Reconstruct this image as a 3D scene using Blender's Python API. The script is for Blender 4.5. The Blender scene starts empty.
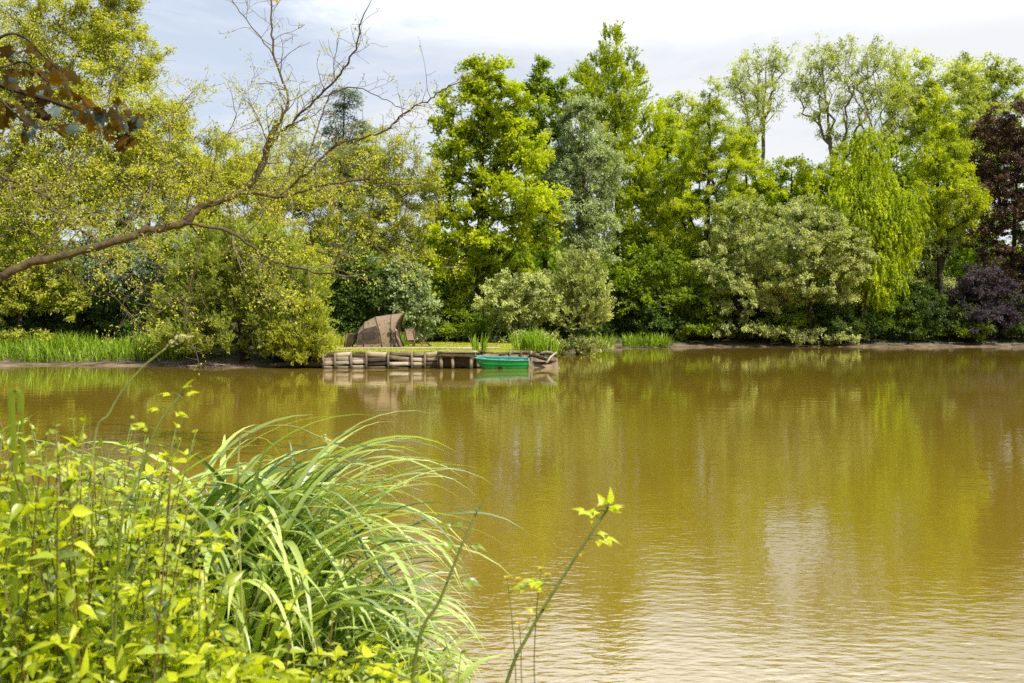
import bpy, math, random
import numpy as np
from mathutils import Vector

SEED = 7
rng = np.random.default_rng(SEED)
random.seed(SEED)
SUNV = np.array([math.sin(math.radians(134)) * math.cos(math.radians(54)), math.cos(math.radians(134)) * math.cos(math.radians(54)), math.sin(math.radians(54))])
F, CX, HY, H = 995.6, 512.0, 321.0, 2.1      # focal length in pixels, frame centre, horizon row, eye height

scene = bpy.context.scene
COL = scene.collection

def W(px, py, d):
    return np.array([(px - CX) * d / F, d, H + (HY - py) * d / F])

# ------------------------------------------------------------------ mesh buffer
class Buf:
    def __init__(self):
        self.v, self.f, self.t, self.n = [], [], [], 0
    def add(self, verts, faces, tint=0.5):
        verts = np.asarray(verts, dtype=np.float64).reshape(-1, 3)
        for fa in (faces if isinstance(faces, list) else [faces]):
            fa = np.asarray(fa, dtype=np.int64)
            if fa.size:
                self.f.append(fa + self.n)
        self.v.append(verts)
        t = np.asarray(tint, dtype=np.float64)
        self.t.append(np.full(len(verts), float(t)) if t.ndim == 0 else t)
        self.n += len(verts)
    def build(self, name, mat, parent=None, smooth=False, loc=None):
        v = np.concatenate(self.v) if self.v else np.zeros((0, 3))
        t = np.concatenate(self.t) if self.t else np.zeros(0)
        if parent is not None:
            v = v - np.array(parent.location)
        elif loc is not None:
            v = v - np.array(loc)
        me = bpy.data.meshes.new(name)
        me.vertices.add(len(v))
        me.vertices.foreach_set('co', v.astype(np.float32).ravel())
        loops = np.concatenate([f.ravel() for f in self.f])
        tot = np.concatenate([np.full(f.shape[0], f.shape[1]) for f in self.f])
        start = np.concatenate([[0], np.cumsum(tot)[:-1]])
        me.loops.add(len(loops))
        me.loops.foreach_set('vertex_index', loops.astype(np.int32))
        me.polygons.add(len(tot))
        me.polygons.foreach_set('loop_start', start.astype(np.int32))
        me.polygons.foreach_set('loop_total', tot.astype(np.int32))
        if smooth:
            me.polygons.foreach_set('use_smooth', np.ones(len(tot), dtype=bool))
        a = me.attributes.new('tint', 'FLOAT', 'POINT')
        a.data.foreach_set('value', t.astype(np.float32))
        me.update(calc_edges=True)
        if mat:
            me.materials.append(mat)
        o = bpy.data.objects.new(name, me)
        COL.objects.link(o)
        if parent is not None:
            o.parent = parent
        elif loc is not None:
            o.location = loc
        return o

def tag(o, label, cat, group=None, kind=None):
    if label: o['label'] = label
    if cat: o['category'] = cat
    if group: o['group'] = group
    if kind: o['kind'] = kind
    return o

def empty(name, loc, label, cat, group=None):
    o = bpy.data.objects.new(name, None)
    COL.objects.link(o)
    o.location = [float(x) for x in loc]
    o.empty_display_size = 0.2
    return tag(o, label, cat, group)

def unit(a):
    a = np.asarray(a, dtype=np.float64)
    return a / np.maximum(np.linalg.norm(a, axis=-1, keepdims=True), 1e-9)

def tube(buf, P, R, n=6, tint=0.5, cap=True):
    P = np.asarray(P, dtype=np.float64); k = len(P)
    R = np.broadcast_to(np.asarray(R, dtype=np.float64), (k,))
    T = np.empty_like(P)
    T[1:-1] = P[2:] - P[:-2] if k > 2 else T[1:-1]
    T[0] = P[1] - P[0]; T[-1] = P[-1] - P[-2]
    T = unit(T)
    m = unit(T.mean(axis=0) + 1e-6)
    ref = np.array([0, 0, 1.0]) if abs(m[2]) < 0.8 else np.array([1.0, 0, 0])
    A = unit(np.cross(T, ref)); B = np.cross(T, A)
    an = np.linspace(0, 2 * math.pi, n, endpoint=False)
    V = P[:, None, :] + R[:, None, None] * (np.cos(an)[None, :, None] * A[:, None, :] + np.sin(an)[None, :, None] * B[:, None, :])
    i = np.arange(k - 1)[:, None] * n; j = np.arange(n)[None, :]; j2 = (j + 1) % n
    q = np.stack([i + j, i + j2, i + n + j2, i + n + j], axis=-1).reshape(-1, 4)
    fs = [q]
    if cap and n > 2:
        fs.append(np.arange(n)[::-1][None, :]); fs.append((np.arange(n) + (k - 1) * n)[None, :])
    buf.add(V.reshape(-1, 3), fs, tint)

def box(buf, c, s, rz=0.0, rx=0.0, ry=0.0, tint=0.5, jit=0.0, seg=1):
    """Box of size s at c with slightly chamfered long edges; seg cuts along x let it be warped by jit."""
    sx, sy, sz = [x / 2 for x in s]
    b = min(sx, sy, sz) * 0.12
    prof = np.array([(-sy + b, -sz), (sy - b, -sz), (sy, -sz + b), (sy, sz - b), (sy - b, sz), (-sy + b, sz), (-sy, sz - b), (-sy, -sz + b)])
    xs = np.linspace(-sx, sx, seg + 1)
    V = np.zeros((seg + 1, 8, 3))
    V[:, :, 0] = xs[:, None]; V[:, :, 1:] = prof[None]
    if jit:
        V[:, :, 1] += rng.normal(0, jit * 0.5, (seg + 1, 1)); V[:, :, 2] += rng.normal(0, jit, (seg + 1, 1))
        V[:, :, 1:] *= 1 + rng.normal(0, jit * 2, (seg + 1, 8, 1))
    V = V.reshape(-1, 3)
    cx, sx_ = math.cos(rx), math.sin(rx); cy, sy_ = math.cos(ry), math.sin(ry); cz, sz_ = math.cos(rz), math.sin(rz)
    Rx = np.array([[1, 0, 0], [0, cx, -sx_], [0, sx_, cx]]); Ry = np.array([[cy, 0, sy_], [0, 1, 0], [-sy_, 0, cy]])
    Rz = np.array([[cz, -sz_, 0], [sz_, cz, 0], [0, 0, 1]])
    V = V @ (Rz @ Ry @ Rx).T + np.asarray(c)
    i = np.arange(seg)[:, None] * 8; j = np.arange(8)[None, :]; j2 = (j + 1) % 8
    q = np.stack([i + j, i + 8 + j, i + 8 + j2, i + j2], axis=-1).reshape(-1, 4)
    buf.add(V, [q, np.arange(8)[None, :], (np.arange(8)[::-1] + seg * 8)[None, :]], tint)

# ------------------------------------------------------------------ leaf templates: columns = along, across, normal
KITE = (np.array([(0, 0, 0), (0.42, 0.5, 0.06), (1, 0, -0.05), (0.42, -0.5, 0.06)]), [np.array([[0, 1, 2, 3]])])

def ovate(k=6, droop=0.25, fold=0.18, serr=0.0):
    V, Q, TO = [], [], []
    for i in range(k + 1):
        u = i / k
        w = 0.5 * (math.sin(math.pi * min(1, u ** 0.56)) ** 1.15) if 0 < u < 1 else 0.012
        z = -droop * u * u
        s = 1 + (serr if i % 2 else -serr)
        V += [(u, w * s, z + fold * w), (u, 0, z), (u, -w * s, z + fold * w)]; TO += [-.10 if i % 2 else .08, .22, -.10 if i % 2 else .08]
    for i in range(k):
        a = i * 3
        Q += [(a, a + 1, a + 4, a + 3), (a + 1, a + 2, a + 5, a + 4)]
    return np.array(V), [np.array(Q)], np.array(TO)

def maple():
    pts = [(0, 0), (0.02, .16), (-.12, .34), (.08, .36), (.18, .52), (.30, .36), (.42, .34), (.58, .62), (.62, .40), (.80, .30), (.70, .16), (.84, .12), (1.05, 0)]
    full = pts + [(x, -y) for x, y in pts[-2:0:-1]]
    V = [(0.32, 0, 0.03)] + [(x, y, -0.22 * abs(y) - 0.10 * x * x) for x, y in full]
    n = len(full)
    T = [(0, 1 + i, 1 + (i + 1) % n) for i in range(n)]
    return np.array(V), [np.array(T)]

def leaves(buf, tpl, pos, dr, nr, L, Wd, tint):
    """Stamp the leaf template at every position."""
    tv, tf = tpl[:2]; to = tpl[2] if len(tpl) > 2 else np.zeros(len(tv))
    N = len(pos)
    if N == 0: return
    dr = unit(dr); sd = unit(np.cross(nr, dr)); nr = np.cross(dr, sd)
    L = np.broadcast_to(L, (N,)); Wd = np.broadcast_to(Wd, (N,)); tint = np.broadcast_to(tint, (N,))
    V = pos[:, None, :] + tv[None, :, 0:1] * L[:, None, None] * dr[:, None, :] \
        + tv[None, :, 1:2] * Wd[:, None, None] * sd[:, None, :] + tv[None, :, 2:3] * L[:, None, None] * nr[:, None, :]
    off = (np.arange(N) * len(tv))[:, None, None]
    buf.add(V.reshape(-1, 3), [(f[None] + off).reshape(-1, f.shape[1]) for f in tf], np.clip((tint[:, None] + to[None, :]).ravel(), 0, 1))

# ------------------------------------------------------------------ materials
def nt(name):
    m = bpy.data.materials.new(name); m.use_nodes = True
    m.node_tree.nodes.clear()
    return m, m.node_tree.nodes, m.node_tree.links

def ramp(N, stops):
    r = N.new('ShaderNodeValToRGB'); e = r.color_ramp.elements
    while len(e) > 1: e.remove(e[-1])
    e[0].position, e[0].color = stops[0][0], (*stops[0][1], 1)
    for p, c in stops[1:]:
        x = e.new(p); x.color = (*c, 1)
    return r

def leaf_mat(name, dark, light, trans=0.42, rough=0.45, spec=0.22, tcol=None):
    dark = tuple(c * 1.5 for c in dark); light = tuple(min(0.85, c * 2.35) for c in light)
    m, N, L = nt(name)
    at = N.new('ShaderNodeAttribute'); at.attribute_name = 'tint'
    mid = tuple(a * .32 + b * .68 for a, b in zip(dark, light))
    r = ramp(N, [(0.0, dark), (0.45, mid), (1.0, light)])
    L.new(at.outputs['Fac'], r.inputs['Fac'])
    p = N.new('ShaderNodeBsdfPrincipled'); p.inputs['Roughness'].default_value = rough
    p.inputs['Specular IOR Level'].default_value = spec
    L.new(r.outputs['Color'], p.inputs['Base Color'])
    tr = N.new('ShaderNodeBsdfTranslucent')
    mx = N.new('ShaderNodeMix'); mx.data_type = 'RGBA'; mx.blend_type = 'MULTIPLY'; mx.inputs['Factor'].default_value = 1
    L.new(r.outputs['Color'], mx.inputs['A']); mx.inputs['B'].default_value = (*(tcol or (1.12, 1.2, 0.3)), 1)
    L.new(mx.outputs['Result'], tr.inputs['Color'])
    ms = N.new('ShaderNodeMixShader'); ms.inputs['Fac'].default_value = trans
    L.new(p.outputs['BSDF'], ms.inputs[1]); L.new(tr.outputs['BSDF'], ms.inputs[2])
    o = N.new('ShaderNodeOutputMaterial'); L.new(ms.outputs['Shader'], o.inputs['Surface'])
    return m

def noise_mat(name, stops, scale=(1, 1, 1), nscale=4, detail=6, rough=0.85, bump=0.0, spec=0.3, tint_amt=0.0, coord='Object', bscale=None, wet=None):
    m, N, L = nt(name)
    tc = N.new('ShaderNodeTexCoord'); mp = N.new('ShaderNodeMapping'); mp.inputs['Scale'].default_value = scale
    L.new(tc.outputs[coord], mp.inputs['Vector'])
    n = N.new('ShaderNodeTexNoise'); n.inputs['Scale'].default_value = nscale; n.inputs['Detail'].default_value = detail
    n.inputs['Roughness'].default_value = 0.65
    L.new(mp.outputs['Vector'], n.inputs['Vector'])
    fac = n.outputs['Fac']
    if tint_amt:
        at = N.new('ShaderNodeAttribute'); at.attribute_name = 'tint'
        s = N.new('ShaderNodeMath'); s.operation = 'SUBTRACT'; L.new(at.outputs['Fac'], s.inputs[0]); s.inputs[1].default_value = 0.5
        ad = N.new('ShaderNodeMath'); ad.operation = 'MULTIPLY_ADD'; ad.inputs[1].default_value = tint_amt
        L.new(s.outputs[0], ad.inputs[0]); L.new(fac, ad.inputs[2]); fac = ad.outputs[0]
    r = ramp(N, stops); L.new(fac, r.inputs['Fac'])
    p = N.new('ShaderNodeBsdfPrincipled'); p.inputs['Roughness'].default_value = rough; p.inputs['Specular IOR Level'].default_value = spec
    L.new(r.outputs['Color'], p.inputs['Base Color'])
    if wet:
        sz_ = N.new('ShaderNodeSeparateXYZ'); L.new(tc.outputs['Object'], sz_.inputs[0])
        wn = N.new('ShaderNodeMath'); wn.operation = 'MULTIPLY_ADD'; wn.inputs[1].default_value = wet[2]; L.new(n.outputs['Fac'], wn.inputs[0]); L.new(sz_.outputs['Z'], wn.inputs[2])
        wr = N.new('ShaderNodeMapRange'); wr.inputs['From Min'].default_value = wet[0]; wr.inputs['From Max'].default_value = wet[1]; L.new(wn.outputs[0], wr.inputs['Value'])
        wm = N.new('ShaderNodeMix'); wm.data_type = 'RGBA'; L.new(wr.outputs[0], wm.inputs['Factor']); wm.inputs['A'].default_value = (*wet[3], 1); L.new(r.outputs['Color'], wm.inputs['B'])
        L.new(wm.outputs['Result'], p.inputs['Base Color'])
    if bump:
        n2 = N.new('ShaderNodeTexNoise'); n2.inputs['Scale'].default_value = bscale or nscale * 2.5; n2.inputs['Detail'].default_value = 5
        L.new(mp.outputs['Vector'], n2.inputs['Vector'])
        b = N.new('ShaderNodeBump'); b.inputs['Strength'].default_value = 0.8; b.inputs['Distance'].default_value = bump
        L.new(n2.outputs['Fac'], b.inputs['Height']); L.new(b.outputs['Normal'], p.inputs['Normal'])
    o = N.new('ShaderNodeOutputMaterial'); L.new(p.outputs['BSDF'], o.inputs['Surface'])
    return m

M = {}
M['bright'] = leaf_mat('maple_leaf', (0.026, 0.080, 0.003), (0.335, 0.385, 0.008), 0.45)
M['yellow'] = leaf_mat('young_yellow_leaf', (0.10, 0.12, 0.010), (0.50, 0.46, 0.04), 0.45)
M['olive'] = leaf_mat('olive_leaf', (0.07, 0.09, 0.012), (0.30, 0.31, 0.04), 0.4)
M['fresh'] = leaf_mat('fresh_leaf', (0.028, 0.080, 0.004), (0.335, 0.378, 0.012), 0.42)
M['grey'] = leaf_mat('grey_green_leaf', (0.045, 0.07, 0.018), (0.33, 0.36, 0.12), 0.3, 0.45, 0.45, (1.1, 1.1, 0.6))
M['silver'] = leaf_mat('silver_leaf', (0.05, 0.075, 0.03), (0.25, 0.30, 0.13), 0.3, 0.4, 0.5, (1.1, 1.1, 0.6))
M['dark'] = leaf_mat('dark_and_shadow_leaf', (0.016, 0.034, 0.007), (0.065, 0.10, 0.014), 0.3)  # dark foliage, deepened to paint the shadow low in the wood
M['deep'] = leaf_mat('deep_green_leaf', (0.018, 0.055, 0.004), (0.19, 0.245, 0.012), 0.4)
M['blue'] = leaf_mat('blue_green_needle', (0.04, 0.065, 0.045), (0.15, 0.19, 0.11), 0.2, 0.5, 0.3, (1.1, 1.2, 0.8))
M['weep'] = leaf_mat('weeping_leaf', (0.035, 0.11, 0.004), (0.33, 0.40, 0.010), 0.45)
M['pale'] = leaf_mat('pale_leaf', (0.10, 0.13, 0.03), (0.34, 0.36, 0.09), 0.42)
M['copper'] = leaf_mat('copper_leaf', (0.018, 0.015, 0.011), (0.105, 0.068, 0.046), 0.3, 0.5, 0.25, (1.1, 0.85, 0.7))
M['purple'] = leaf_mat('purple_leaf', (0.014, 0.013, 0.015), (0.075, 0.062, 0.072), 0.2, 0.7, 0.1, (1.1, 0.9, 0.9))
M['juniper'] = leaf_mat('bush_frond', (0.040, 0.062, 0.010), (0.235, 0.265, 0.045), 0.38)
M['reed'] = leaf_mat('reed_leaf', (0.035, 0.085, 0.008), (0.20, 0.28, 0.022), 0.4, 0.4, 0.4)
M['grass'] = leaf_mat('lawn_grass', (0.12, 0.17, 0.012), (0.42, 0.44, 0.05), 0.35)
M['sedge'] = leaf_mat('sedge_blade', (0.028, 0.075, 0.010), (0.30, 0.36, 0.10), 0.35, 0.3, 0.8, (1.1, 1.1, 0.35))
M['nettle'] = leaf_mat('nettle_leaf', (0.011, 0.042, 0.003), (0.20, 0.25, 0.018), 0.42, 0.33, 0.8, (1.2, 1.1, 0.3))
M['bramble'] = leaf_mat('bramble_leaf', (0.03, 0.085, 0.003), (0.33, 0.36, 0.010), 0.5, 0.35, 0.7, (1.15, 1.15, 0.3))
M['maple_cop'] = leaf_mat('bronze_maple_leaf', (0.012, 0.009, 0.002), (0.046, 0.034, 0.003), 0.6, 0.5, 0.2, (2.2, 1.5, 0.15))
M['orange'] = leaf_mat('orange_leaf', (0.35, 0.14, 0.01), (0.5, 0.24, 0.015), 0.5)
M['catkin'] = leaf_mat('seed_head', (0.30, 0.24, 0.10), (0.46, 0.40, 0.20), 0.3)
M['flower'] = leaf_mat('yellow_petal', (0.34, 0.24, 0.01), (0.40, 0.32, 0.01), 0.4)
M['stem'] = noise_mat('green_stem', [(0.3, (0.10, 0.14, 0.02)), (0.7, (0.22, 0.24, 0.05))], nscale=20, rough=0.5)
M['stalk'] = noise_mat('pale_green_stalk', [(0.3, (0.24, 0.27, 0.06)), (0.7, (0.40, 0.42, 0.14))], nscale=20, rough=0.5)
M['redstem'] = noise_mat('reddish_stem', [(0.3, (0.13, 0.06, 0.03)), (0.7, (0.22, 0.17, 0.05))], nscale=14, rough=0.5)
M['bark'] = noise_mat('bark', [(0.3, (0.022, 0.017, 0.012)), (0.7, (0.085, 0.065, 0.045))], (3, 3, 0.7), 5, 6, 0.9, 0.02)
M['palebark'] = noise_mat('pale_bark', [(0.3, (0.12, 0.095, 0.06)), (0.7, (0.34, 0.28, 0.19))], (3, 3, 0.7), 5, 6, 0.9, 0.01)
M['mossbark'] = noise_mat('mossy_bark', [(0.28, (0.035, 0.026, 0.017)), (0.48, (0.13, 0.095, 0.055)), (0.6, (0.13, 0.115, 0.03)), (0.78, (0.26, 0.21, 0.13))], (1, 1, 1), 7, 8, 0.9, 0.03)

# ------------------------------------------------------------------ terrain
POND = np.array([(60, -6), (12, 1.5), (4, 4.0), (1, 4.7), (-0.2, 5.2), (-1.4, 6.2), (-3, 6.6), (-5.4, 7.6), (-8.2, 10.5), (-9.6, 16), (-13.4, 24),
                 (-19.3, 34), (-24.5, 42), (-28, 45.6), (-22, 46.6), (-16.2, 46.1), (-15.0, 44.6), (-11, 44.3), (-8.3, 44.9), (1.2, 45.6), (2.2, 46.6),
                 (1.9, 52), (3.0, 62), (5.2, 72), (9, 78), (20, 80.5), (42, 80.5), (62, 78), (84, 66), (92, 40), (86, 10)], dtype=float)
def pond_dist(x, y):
    """Signed distance to the pond outline, positive on land."""
    x = np.asarray(x, float); y = np.asarray(y, float)
    d = np.full(x.shape, 1e9); ins = np.zeros(x.shape, bool)
    for (x0, y0), (x1, y1) in zip(POND, np.roll(POND, -1, axis=0)):
        ex, ey = x1 - x0, y1 - y0
        t = np.clip(((x - x0) * ex + (y - y0) * ey) / (ex * ex + ey * ey), 0, 1)
        d = np.minimum(d, np.hypot(x - x0 - t * ex, y - y0 - t * ey))
        c = (y0 > y) != (y1 > y)
        ins ^= c & (x < (x1 - x0) * (y - y0) / ((y1 - y0) if y1 != y0 else 1e-9) + x0)
    return np.where(ins, -d, d)
def wob(x, y):
    return 0.5 * np.sin(x * 0.9 + 1.3 * np.sin(y * 0.7)) + 0.3 * np.sin(y * 1.7 + x * 0.6) + 0.2 * np.sin(x * 3.1 - y * 2.3)
def gz(x, y):
    x = np.asarray(x, float); y = np.asarray(y, float)
    s = pond_dist(x, y) + 0.25 * wob(x * 0.8, y * 0.8)
    near = np.clip((20 - y) / 8, 0, 1)
    zn = np.where(s > 0, 0.46 * (1 - np.exp(-s / 0.6)), s * 0.35)
    zf = np.where(s > 0, 0.10 * s - 0.05 * np.maximum(0, s - 2) + 0.35 * np.clip((s - 1.6) / 1.2, 0, 1), s * 0.35)
    zf = np.minimum(zf, 1.5 + 0.01 * np.maximum(s, 0))
    z = zn * near + zf * (1 - near) + 0.04 * wob(x * 1.3, y * 1.3) * np.clip(s, 0, 1)
    lw = np.clip((x + 14) / 2, 0, 1) * np.clip((5 - x) / 1.5, 0, 1) * np.clip((y - 40) / 1, 0, 1) * np.clip((66 - y) / 3, 0, 1)
    z = np.where(lw > 0, z * (1 - lw) + np.minimum(z, 0.66) * lw, z)
    return np.maximum(z, -1.6)
def gz1(x, y): return float(gz(np.array([x]), np.array([y]))[0])

def axis(lo, hi, st, far):
    a = np.arange(lo, hi + st / 2, st); g = st * 1.35 ** np.arange(1, 40); g = np.cumsum(g); g = g[g < far]
    return np.concatenate([lo - g[::-1], a, hi + g])
xs = axis(-46, 62, 0.6, 2500); ys = axis(-8, 112, 0.6, 2500)
GX, GY = np.meshgrid(xs, ys)
b = Buf()
GZ = gz(GX.ravel(), GY.ravel())
ni, nj = GX.shape
ii = np.arange(ni - 1)[:, None] * nj; jj = np.arange(nj - 1)[None, :]
b.add(np.stack([GX.ravel(), GY.ravel(), GZ], -1), np.stack([ii + jj, ii + jj + 1, ii + nj + jj + 1, ii + nj + jj], -1).reshape(-1, 4))
m, N, L = nt('bank_earth')
tc = N.new('ShaderNodeTexCoord'); n = N.new('ShaderNodeTexNoise'); n.inputs['Scale'].default_value = 1.3; n.inputs['Detail'].default_value = 8
L.new(tc.outputs['Object'], n.inputs['Vector'])
mud = ramp(N, [(0.3, (0.05, 0.035, 0.022)), (0.55, (0.19, 0.138, 0.09)), (0.75, (0.38, 0.29, 0.20))]); L.new(n.outputs['Fac'], mud.inputs['Fac'])
soil = ramp(N, [(0.3, (0.030, 0.028, 0.012)), (0.6, (0.055, 0.060, 0.018)), (0.8, (0.09, 0.08, 0.03))]); L.new(n.outputs['Fac'], soil.inputs['Fac'])
sx = N.new('ShaderNodeSeparateXYZ'); L.new(tc.outputs['Object'], sx.inputs[0])
ma = N.new('ShaderNodeMath'); ma.operation = 'MULTIPLY_ADD'; L.new(n.outputs['Fac'], ma.inputs[0]); ma.inputs[1].default_value = 0.3; L.new(sx.outputs['Z'], ma.inputs[2])
mr = N.new('ShaderNodeMapRange'); mr.inputs['From Min'].default_value = 0.36; mr.inputs['From Max'].default_value = 0.52; L.new(ma.outputs[0], mr.inputs['Value'])
mx = N.new('ShaderNodeMix'); mx.data_type = 'RGBA'; L.new(mr.outputs['Result'], mx.inputs['Factor']); L.new(mud.outputs['Color'], mx.inputs['A']); L.new(soil.outputs['Color'], mx.inputs['B'])
p = N.new('ShaderNodeBsdfPrincipled'); p.inputs['Roughness'].default_value = 0.9; L.new(mx.outputs['Result'], p.inputs['Base Color'])
n2 = N.new('ShaderNodeTexNoise'); n2.inputs['Scale'].default_value = 6; n2.inputs['Detail'].default_value = 6; L.new(tc.outputs['Object'], n2.inputs['Vector'])
bp = N.new('ShaderNodeBump'); bp.inputs['Distance'].default_value = 0.08; L.new(n2.outputs['Fac'], bp.inputs['Height']); L.new(bp.outputs['Normal'], p.inputs['Normal'])
o = N.new('ShaderNodeOutputMaterial'); L.new(p.outputs['BSDF'], o.inputs['Surface'])
tag(b.build('ground', m, smooth=True), None, None, kind='structure')

# ------------------------------------------------------------------ water
m, N, L = nt('pond_water')
tc = N.new('ShaderNodeTexCoord')
def wave(sx_, sy_, scale, detail, rz=0.0, rough=0.5):
    mp = N.new('ShaderNodeMapping'); mp.inputs['Scale'].default_value = (sx_, sy_, 1); mp.inputs['Rotation'].default_value = (0, 0, rz)
    L.new(tc.outputs['Object'], mp.inputs['Vector'])
    n = N.new('ShaderNodeTexNoise'); n.noise_dimensions = '2D'; n.inputs['Scale'].default_value = scale; n.inputs['Detail'].default_value = detail; n.inputs['Roughness'].default_value = rough
    L.new(mp.outputs['Vector'], n.inputs['Vector'])
    return n.outputs['Fac']
w1 = wave(0.62, 1.25, 9.5, 2.5, 0.32, 0.5); w2 = wave(0.75, 1.2, 1.6, 1.5, -0.3); patch = wave(0.25, 0.55, 0.22, 3, 0.1)
pr = N.new('ShaderNodeMapRange'); pr.inputs['From Min'].default_value = 0.35; pr.inputs['From Max'].default_value = 0.65
pr.inputs['To Min'].default_value = 0.45; pr.inputs['To Max'].default_value = 1.15; L.new(patch, pr.inputs['Value'])
# calmer in the lee of the far bank, more ruffled on the open near side
sy = N.new('ShaderNodeSeparateXYZ'); L.new(tc.outputs['Object'], sy.inputs[0])
lee = N.new('ShaderNodeMapRange'); lee.inputs['From Min'].default_value = 7; lee.inputs['From Max'].default_value = 27
lee.inputs['To Min'].default_value = 1.0; lee.inputs['To Max'].default_value = 0.12; L.new(sy.outputs['Y'], lee.inputs['Value'])
am = N.new('ShaderNodeMath'); am.operation = 'MULTIPLY'; L.new(pr.outputs[0], am.inputs[0]); L.new(lee.outputs[0], am.inputs[1])
a1 = N.new('ShaderNodeMath'); a1.operation = 'MULTIPLY'; L.new(w1, a1.inputs[0]); L.new(am.outputs[0], a1.inputs[1])
a2 = N.new('ShaderNodeMath'); a2.operation = 'MULTIPLY_ADD'; L.new(w2, a2.inputs[0]); a2.inputs[1].default_value = 0.8; L.new(a1.outputs[0], a2.inputs[2])
bp = N.new('ShaderNodeBump'); bp.inputs['Strength'].default_value = 1; bp.inputs['Distance'].default_value = 0.0034
L.new(a2.outputs[0], bp.inputs['Height'])
cn = wave(0.5, 1, 0.12, 3)
cr = ramp(N, [(0.3, (0.222, 0.153, 0.014)), (0.7, (0.265, 0.185, 0.022))]); L.new(cn, cr.inputs['Fac'])
p = N.new('ShaderNodeBsdfPrincipled'); p.inputs['Roughness'].default_value = 0.03; p.inputs['IOR'].default_value = 1.75
L.new(cr.outputs['Color'], p.inputs['Base Color']); L.new(bp.outputs['Normal'], p.inputs['Normal'])
o = N.new('ShaderNodeOutputMaterial'); L.new(p.outputs['BSDF'], o.inputs['Surface'])
b = Buf(); b.add([(-40, -10, 0), (100, -10, 0), (100, 90, 0), (-40, 90, 0)], np.array([[0, 1, 2, 3]]))
tag(b.build('pond_water', m), None, None, kind='structure')

# ------------------------------------------------------------------ trees
def ellipsoid_points(n, shell=0.55):
    v = unit(rng.normal(size=(n, 3)))
    r = shell + (1 - shell) * rng.random(n) ** 0.8
    return v * r[:, None]

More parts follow.
